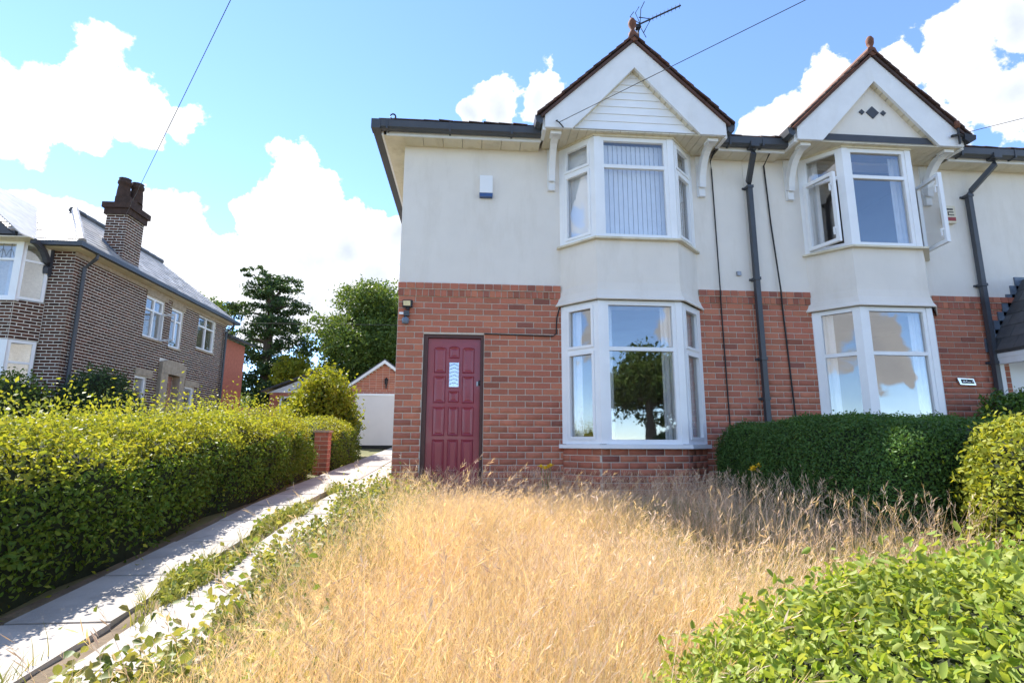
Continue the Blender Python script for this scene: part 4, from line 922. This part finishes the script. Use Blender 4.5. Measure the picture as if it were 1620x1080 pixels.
hedge('privet_hedge', 'long bright privet hedge running beside the left of the drive', f_left, 95000, .042, 'privet_shade', lm_top='privet', bump=.07, thick=.10, loc=(-3.85, -2, -.3), fine=True)
# loose shoots standing up from its top
ns = 2600; y = RNG.uniform(-7.5, 3.4, ns); x = -3.7 + RNG.normal(size=ns)*.42; h = np.abs(RNG.normal(size=ns))*.09 + .03
zt = gz(-2.8, y) + (.99-.02*np.maximum(-y-2, 0)+.01*np.maximum(y, 0))*np.clip(1-np.abs((x+3.85)/1.06)**5.0, 0, 1)**(1/5.0)
PP = []; NN = []
for k in range(7):
    f = k/6; PP.append(np.stack([x + RNG.normal(size=ns)*.012, y + RNG.normal(size=ns)*.012, zt - .02 + h*f*2.2], 1)); NN.append(np.tile([0, 0, .2], (ns, 1)))
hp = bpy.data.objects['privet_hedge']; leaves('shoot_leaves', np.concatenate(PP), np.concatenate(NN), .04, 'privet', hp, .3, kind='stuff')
def f_left2(u, v):
    y = 4.2 + u*3.0; tp = endtaper(u, 8); x, z = supere(-3.5, .78*tp, 1.0*tp, v, 3); return np.stack([x, y, gz(-2.8, y) + z], 1)
hedge('privet_hedge', 'short rounded privet hedge past the brick pillar', f_left2, 16000, .045, 'privet_shade', lm_top='privet', loc=(-3.5, 5.7, .1))
def f_right(u, v):
    y = -.32 - u*3.1; tp = endtaper(u, 26); wob = .07*np.sin(y*2.6+1); x, z = supere(4.0, (.95+wob)*tp, (1.08 + .035*(-y) + .03*np.sin(y*2.1))*tp, v, 5); return np.stack([x, y, gz(4, y) - .02 + z], 1)
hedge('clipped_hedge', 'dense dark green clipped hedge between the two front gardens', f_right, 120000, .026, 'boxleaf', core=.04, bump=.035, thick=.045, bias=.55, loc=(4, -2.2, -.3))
def f_rend(u, v):
    a = 2*np.pi*u; r, z = np.cos(v*np.pi/2)**.6, np.sin(v*np.pi/2)**.8; return np.stack([3.98+.55*r*np.cos(a), -3.72+.5*r*np.sin(a), -.5 + 1.24*z], 1)
hedge('privet_hedge', 'sunlit yellow green privet bush at the near end of the dark hedge', f_rend, 20000, .04, 'privet', ctr=(3.98, -3.72, -.2), loc=(3.98, -3.72, -.45))
def f_fg(u, v):
    x = .30 + u*4.2; e = np.clip((x-.28)/1.3, 0, 1); tp = (1-(1-e)**2.2)**.62*np.where(u > .97, np.sqrt(np.clip((1-u)/.03, 0, 1)), 1)
    y, z = supere(-5.92, .70*np.clip(tp*1.2, 0, 1), .92*tp, v, 2.7); return np.stack([x, y, -.64 + z], 1)
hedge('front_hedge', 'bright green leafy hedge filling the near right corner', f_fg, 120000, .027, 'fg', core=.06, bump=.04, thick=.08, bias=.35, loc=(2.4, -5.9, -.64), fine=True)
def blob(cx, cy, cz, rx, ry, rz, k=1.0):
    def f(u, v):
        a = 2*np.pi*u; b = np.pi*(v-.0)*.62; return np.stack([cx+rx*np.sin(b+.02)*np.cos(a), cy+ry*np.sin(b+.02)*np.sin(a), cz+rz*np.cos(b)], 1)
    return f
hedge('shrub', 'tall yellow green shrub beside the white garage door', blob(-4.10, 8.3, 1.25, .72, .8, 1.10), 11000, .11, 'shrub', cat='shrub', ctr=(-4.10, 8.3, 1.25), core=.2, bump=.18, thick=.35, bias=.2, loc=(-3.7, 8.3, .2))
hedge('shrub', 'dark green shrub filling the foot of the hedge by the garage', blob(-3.65, 8.6, .75, .42, .6, 1.0), 5000, .08, 'treeleaf', cat='shrub', ctr=(-3.65, 8.6, .75), core=.1, bump=.1, thick=.15, bias=.2, loc=(-3.1, 8.6, .2))
hedge('shrub', 'small glossy green shrub under the porch', blob(7.35, -.75, .75, .72, .45, .52), 6000, .06, 'porchleaf', cat='shrub', ctr=(7.35, -.75, .75), core=.06, bump=.07, thick=.1, bias=.3, loc=(7.35, -.75, -.2))
hedge('shrub', 'dark soft shrub growing against the brown brick wall', blob(-8.7, 6.3, 1.1, .75, .8, 1.1), 8000, .07, 'conifer', cat='shrub', ctr=(-8.7, 6.3, 1.1), core=.12, bump=.12, thick=.2, bias=.2, loc=(-8.7, 6.3, .3))
hedge('shrub', 'leafy dark shrub under the bay of the brown brick house', blob(-9.6, 4.9, .9, .9, .6, .95), 6000, .08, 'treeleaf', cat='shrub', ctr=(-9.6, 4.9, .9), core=.12, bump=.12, thick=.2, bias=.2, loc=(-9.6, 4.9, .3))
def tree(name, label, base, trunk_h, tr, blobs, nleaf, size, lm, flat=.0, group=None):
    t = thing(name, label, 'tree', base, group); b = Vector(base); q = MB(); top = b+Vector((0, 0, trunk_h))
    q.tube([b-Vector((0, 0, .3)), b.lerp(top, .3)+Vector((.05, 0, 0)), b.lerp(top, .7), top], [tr*1.3, tr, tr*.7, tr*.3], 8)
    for (cx, cy, cz, rx, ry, rz) in blobs:
        c = Vector((b.x+cx, b.y+cy, b.z+cz)); st = b.lerp(top, min(.9, max(.25, (cz-rz*.6)/trunk_h)))
        q.tube([st, st.lerp(c, .5)+Vector((0, 0, .1)), c], [tr*.4, tr*.25, tr*.08], 6)
    obj('trunk', q, 'wood', t)
    tot = sum(r[3]*r[4]*r[5] for r in blobs); PP = []; NN = []
    for (cx, cy, cz, rx, ry, rz) in blobs:
        n = int(nleaf*rx*ry*rz/tot); ncl = max(6, n//45)
        d = RNG.normal(size=(ncl, 3)); d /= np.linalg.norm(d, axis=1)[:, None]; r = RNG.uniform(.45, 1.05, ncl)**.6
        cc = d*r[:, None]*np.array([rx, ry, rz]); k = RNG.integers(0, ncl, n)
        sp = np.array([1, 1, .45 if flat else .8])*np.array([rx, ry, rz]).mean()*.17
        p = cc[k] + RNG.normal(size=(n, 3))*sp
        PP.append(p + np.array([b.x+cx, b.y+cy, b.z+cz])); NN.append(d[k]*(1-flat) + np.array([0, 0, 1])*flat)
    leaves('crown', np.concatenate(PP), np.concatenate(NN), size, lm, t, .35, .6, kind='stuff')
    return t
rb = lambda n, R_, H0, H1, r0, r1: [(random.uniform(-R_, R_), random.uniform(-R_, R_), random.uniform(H0, H1), *(lambda s: (s, s, s*.7))(random.uniform(r0, r1))) for _ in range(n)]
# dark spreading conifer
cb = []
for i in range(17):
    f = i/16; a = i*2.4; rr = 2.5*(1-abs(f-.35)*.9); cb.append((rr*.62*math.cos(a), rr*.62*math.sin(a), 1.6+f*8.2, 1.15+.5*(1-f), 1.15+.5*(1-f), .55+.15*(1-f)))
cb.append((-.2, 0, 10.0, .7, .7, .9)); cb.append((-1.0, 0, 10.4, .6, .6, .7))
tree('conifer_tree', 'tall dark spreading conifer behind the outbuilding', (-12.9, 28, .9), 9.3, .38, [(a*1.25, b, c, d*1.1, e, f) for a, b, c, d, e, f in cb], 30000, .19, 'conifer', .5)
bb = rb(20, 2.7, 2.6, 8.8, 1.3, 1.9)
tree('broadleaf_tree', 'large rounded dark green tree beside the gable end', (-5.6, 27, .9), 7.2, .35, bb, 60000, .17, 'treeleaf')
tree('broadleaf_tree', 'thin pale tree rising over the brown brick house roof', (-17.2, 30, .9), 8.0, .22, rb(9, 1.7, 4.5, 9.2, .8, 1.2), 9000, .17, 'treeleaf')
tree('broadleaf_tree', 'small light green tree between the conifer and the round tree', (-9.3, 25.5, .8), 4.0, .15, rb(7, 1.1, 2.2, 4.6, .7, 1.0), 9000, .15, 'shrub')
tree('broadleaf_tree', 'low sunlit tree behind the garage roof', (-3.4, 21.5, .8), 3.0, .12, rb(7, 1.4, 1.6, 2.9, .7, .9), 8000, .13, 'shrub')
tree('broadleaf_tree', 'low hedge-like green tree behind the stone wall', (-12.5, 20.5, .7), 2.2, .12, rb(7, 1.7, 1.2, 2.3, .6, .9), 8000, .13, 'treeleaf')
tree('broadleaf_tree', 'street tree opposite, mirrored in the bay window glass', (10.6, -25, -.8), 5.4, .3, rb(12, 2.0, 2.6, 5.6, 1.3, 1.8), 16000, .24, 'treeleaf')
tree('broadleaf_tree', 'smaller street tree mirrored in the side pane', (1.5, -27, -.8), 4.0, .25, rb(9, 2.6, 1.5, 3.6, 1.2, 1.6), 9000, .24, 'treeleaf')

# ------------------------------------------------------------------ grass
def blades(name, x, y, h, w, lean, m, seg=3, seeds=None, wind=(.25, .1)):
    n = len(x); z0 = gz(x, y); a = RNG.uniform(0, 2*np.pi, n); lx = lean*np.cos(a) + wind[0]*h*.35; ly = lean*np.sin(a) + wind[1]*h*.35
    wa = RNG.uniform(0, 2*np.pi, n); wx, wy = np.cos(wa)*w, np.sin(wa)*w; V = []
    for k in range(seg+1):
        f = k/seg; px = x + lx*f**2; py = y + ly*f**2; pz = z0 + h*(f - .12*f*f*(np.hypot(lx, ly)/h)); tw = (1-f**1.5)*.9 + .1
        V.append(np.stack([px-wx*tw, py-wy*tw, pz], 1)); V.append(np.stack([px+wx*tw, py+wy*tw, pz], 1))
    V = np.stack(V, 1); F = np.array([(2*k, 2*k+1, 2*k+3, 2*k+2) for k in range(seg)]); Fi = (np.arange(n)[:, None, None]*(2*(seg+1)) + F[None]).reshape(-1, 4)
    tip = np.stack([x+lx, y+ly, z0+h*(1-.12*np.hypot(lx, ly)/h)], 1); dirv = np.stack([2*lx, 2*ly, h], 1); dirv /= np.linalg.norm(dirv, axis=1)[:, None]
    return V.reshape(-1, 3), Fi, tip, dirv
def seedheads(tip, d, ln, wd, per=3):
    n = len(tip); V = []; 
    for k in range(per):
        f = k/per; c = tip - d*(ln*f*.8)[:, None]; s = RNG.normal(size=(n, 3)); b = np.cross(d, s); b /= np.linalg.norm(b, axis=1)[:, None]+1e-9
        o = b*(wd*RNG.uniform(.2, 1, n))[:, None]; e = (d*.8+b*.35)*(ln*.55)[:, None]
        V.append(np.stack([c, c+e*.45+o, c+e, c+e*.45-o], 1))
    V = np.concatenate(V).reshape(-1, 3); return V, np.arange(len(V)).reshape(-1, 4)
def scatter(n, x0, x1, y0, y1, ok):
    x = RNG.uniform(x0, x1, n*5); y = RNG.uniform(y0, y1, n*5); k = ok(x, y); return x[k][:n], y[k][:n]
def left_edge(y): return -.62 + .12*np.sin(y*2.1) + np.clip(-y-2.5, 0, 4)*-.17
def grass_ok(x, y):
    bay = (x > 1.1) & (x < 3.3) & (y > -.5); fg = (x > .45+.5*np.clip((-y-5.1), -1, .3)) & (y < -5.15); return (x > left_edge(y) + RNG.normal(size=len(x))*.12) & (x < 3.35) & ~bay & ~fg & ((x-0)**2 + (y+7.23)**2 > 1.25**2)
def hmap(x, y): return (.42 + .58*sstep(-y, .6, 3.0)) * (1 + .28*vnoise(np.stack([x, y, x*0], 1), 1.6)) * (1 - .25*sstep(x, 1.0, 2.0)*sstep(-y, 1.0, 2.2))
VV = []; FF = []; SV = []; SF = []; no = 0; so = 0
def straw_ok(x, y): return grass_ok(x, y) & (RNG.random(len(x)) < (1-.45*sstep(x, .9, 2.0))*(.55+.45*sstep(vnoise(np.stack([x, y, x*0], 1), 2.3, 4), -.6, .2)))
x, y = scatter(82000, -1.6, 3.4, -6.7, -.12, lambda a, b: straw_ok(a, b)); h = RNG.uniform(.20, .62, len(x))*hmap(x, y); 
V, F, tip, d = blades('g', x, y, h, .0015, h*RNG.uniform(.05, .75, len(x)), 'straw'); gr = npobj('dry_grass', V, F, 'straw', kind='stuff'); gr['label'] = 'tall straw coloured dry grass covering the front garden'; gr['category'] = 'grass'
k = RNG.random(len(x)) < .5; V, F = seedheads(tip[k], d[k], RNG.uniform(.03, .08, k.sum()), RNG.uniform(.001, .0028, k.sum()), 5)
sd = npobj('grass_seed_heads', V, F, 'seed', kind='stuff'); sd['label'] = 'feathery pinkish seed heads topping the dry grass'; sd['category'] = 'grass'
x, y = scatter(30000, -1.6, 3.4, -6.7, -.12, lambda x, y: grass_ok(x, y) & (RNG.random(len(x)) < .35 + .65*sstep(x, .8, 2.2))); h = RNG.uniform(.16, .42, len(x))*hmap(x, y)*(1+.45*sstep(x, .6, 1.8))
V, F, tip, d = blades('g', x, y, h, .0026, h*RNG.uniform(.1, .6, len(x)), 'green'); gg = npobj('green_grass', V, F, 'green', kind='stuff'); gg['label'] = 'shorter green blades low among the dry grass'; gg['category'] = 'grass'
# a fringe of tall stalks along the front wall, by the hedge and on the drive edge
x = np.concatenate([RNG.uniform(-.95, 1.2, 900), RNG.uniform(1.0, 3.1, 900), RNG.uniform(1.6, 3.3, 1200)]); y = np.concatenate([RNG.uniform(-.75, -.1, 900), RNG.uniform(-1.25, -.55, 900), RNG.uniform(-3.9, -1.2, 1200)])
h = RNG.uniform(.25, .50, len(x))*(1+.5*sstep(-y, 1.2, 2.5)); V, F, tip, d = blades('g', x, y, h, .003, h*RNG.uniform(.05, .4, len(x)), 'straw'); V2, F2 = seedheads(tip, d, RNG.uniform(.06, .12, len(x)), RNG.uniform(.0018, .0042, len(x)), 5)
fr = npobj('tall_grass_stalks', np.concatenate([V, V2]), np.concatenate([F, F2+len(V)]), 'seed', kind='stuff'); fr['label'] = 'tall pale grass stalks along the foot of the brick wall'; fr['category'] = 'grass'
x, y = scatter(1500, -1.2, 3.2, -6.0, -.6, grass_ok); h = RNG.uniform(.45, .8, len(x))*hmap(x, y)
V, F, tip, d = blades('g', x, y, h, .0024, h*RNG.uniform(.3, .95, len(x)), 'seed', seg=6); V2, F2 = seedheads(tip, d, RNG.uniform(.06, .12, len(x)), RNG.uniform(.0018, .0042, len(x)), 6)
fr = npobj('arching_grass_stalks', np.concatenate([V, V2]), np.concatenate([F, F2+len(V)]), 'seed', kind='stuff'); fr['label'] = 'pale arching seed stalks leaning over the dry grass'; fr['category'] = 'grass'
# low leafy weeds beside and between the wheel tracks
def weeds(n, ok, x0, x1, y0, y1, hh, size):
    x, y = scatter(n, x0, x1, y0, y1, ok); z = gz(x, y) + np.abs(RNG.normal(size=len(x)))*hh; return np.stack([x, y, z], 1)
P = weeds(30000, lambda x, y: (x > -1.42 + .12*np.sin(y*3)+.06*np.sin(y*7)) & (x < left_edge(y)+.32 + .1*np.sin(y*5)) & (RNG.random(len(x)) < .45+.55*sstep(vnoise(np.stack([x, y, x*0], 1), 4), -.4, .3)), -1.75, -.3, -6.8, .6, .13, .05)
w1 = leaves('ground_ivy', P, np.tile([0, 0, 1.], (len(P), 1)), .042, 'ivy', None, .6, .7, fine=True, kind='stuff'); w1['label'] = 'low leafy green weeds between the path and the dry grass'; w1['category'] = 'weeds'
P = weeds(4200, lambda x, y: (np.abs(x+1.93) < .13+.05*np.sin(y*4)) & (vnoise(np.stack([x*2, y, x*0], 1), 2.2, 2) > .1), -2.15, -1.7, -6.8, 1.35, .05, .04)
w2 = leaves('track_weeds', P, np.tile([0, 0, 1.], (len(P), 1)), .05, 'ivy', None, .5, .6, kind='stuff'); w2['label'] = 'small weeds growing between the two concrete wheel tracks'; w2['category'] = 'weeds'
x, y = scatter(4500, -2.15, -.6, -6.8, 1.4, lambda x, y: ((np.abs(x+1.93) < .14) & (vnoise(np.stack([x*2, y, x*0], 1), 2.2, 2) > -.3)) | ((x > -1.25) & (RNG.random(len(x)) < .5) & (x < -.7))); h = RNG.uniform(.04, .2, len(x))
V, F, tip, d = blades('g', x, y, h, .003, h*.5, 'green'); w3 = npobj('path_grass', V, F, 'green', kind='stuff'); w3['label'] = 'short tufts of grass in the gap of the drive'; w3['category'] = 'grass'
# yellow flowers
def flower(label, x, y, z, n, spread):
    t = thing('yellow_flower', label, 'flower', (x, y, g1(x, y)), 'yellow flowers in the front garden'); q = MB(); p = MB()
    for i in range(n):
        fx, fy, fz = x+random.uniform(-spread, spread), y+random.uniform(-spread, spread)*.5, z+random.uniform(-.05, .03)
        q.tube([(x+random.uniform(-.02, .02), y, g1(x, y)), ((x+fx)/2, y, (g1(x, y)+fz)/2), (fx, fy, fz)], .004, 5)
        for k in range(6):
            a = k*math.pi/3; r = .03; c, s = math.cos(a)*r, math.sin(a)*r
            p.add([(fx, fy, fz), (fx+c-s*.4, fy+s+c*.4, fz+.02), (fx+c*1.5, fy+s*1.5, fz+.012), (fx+c+s*.4, fy+s-c*.4, fz+.02)], [(0, 1, 2, 3)])
        p.lathe((fx, fy, fz), [(.012, 0), (.015, .02), (.013, .03), (0, .03)], 8)
    obj('stem', q, 'green', t); obj('petals', p, 'yellow', t)
flower('yellow flowers in front of the brick wall left of the bay', .88, -.9, .33, 4, .06)
flower('yellow flower against the dark clipped hedge', 3.02, -1.6, .36, 5, .06)
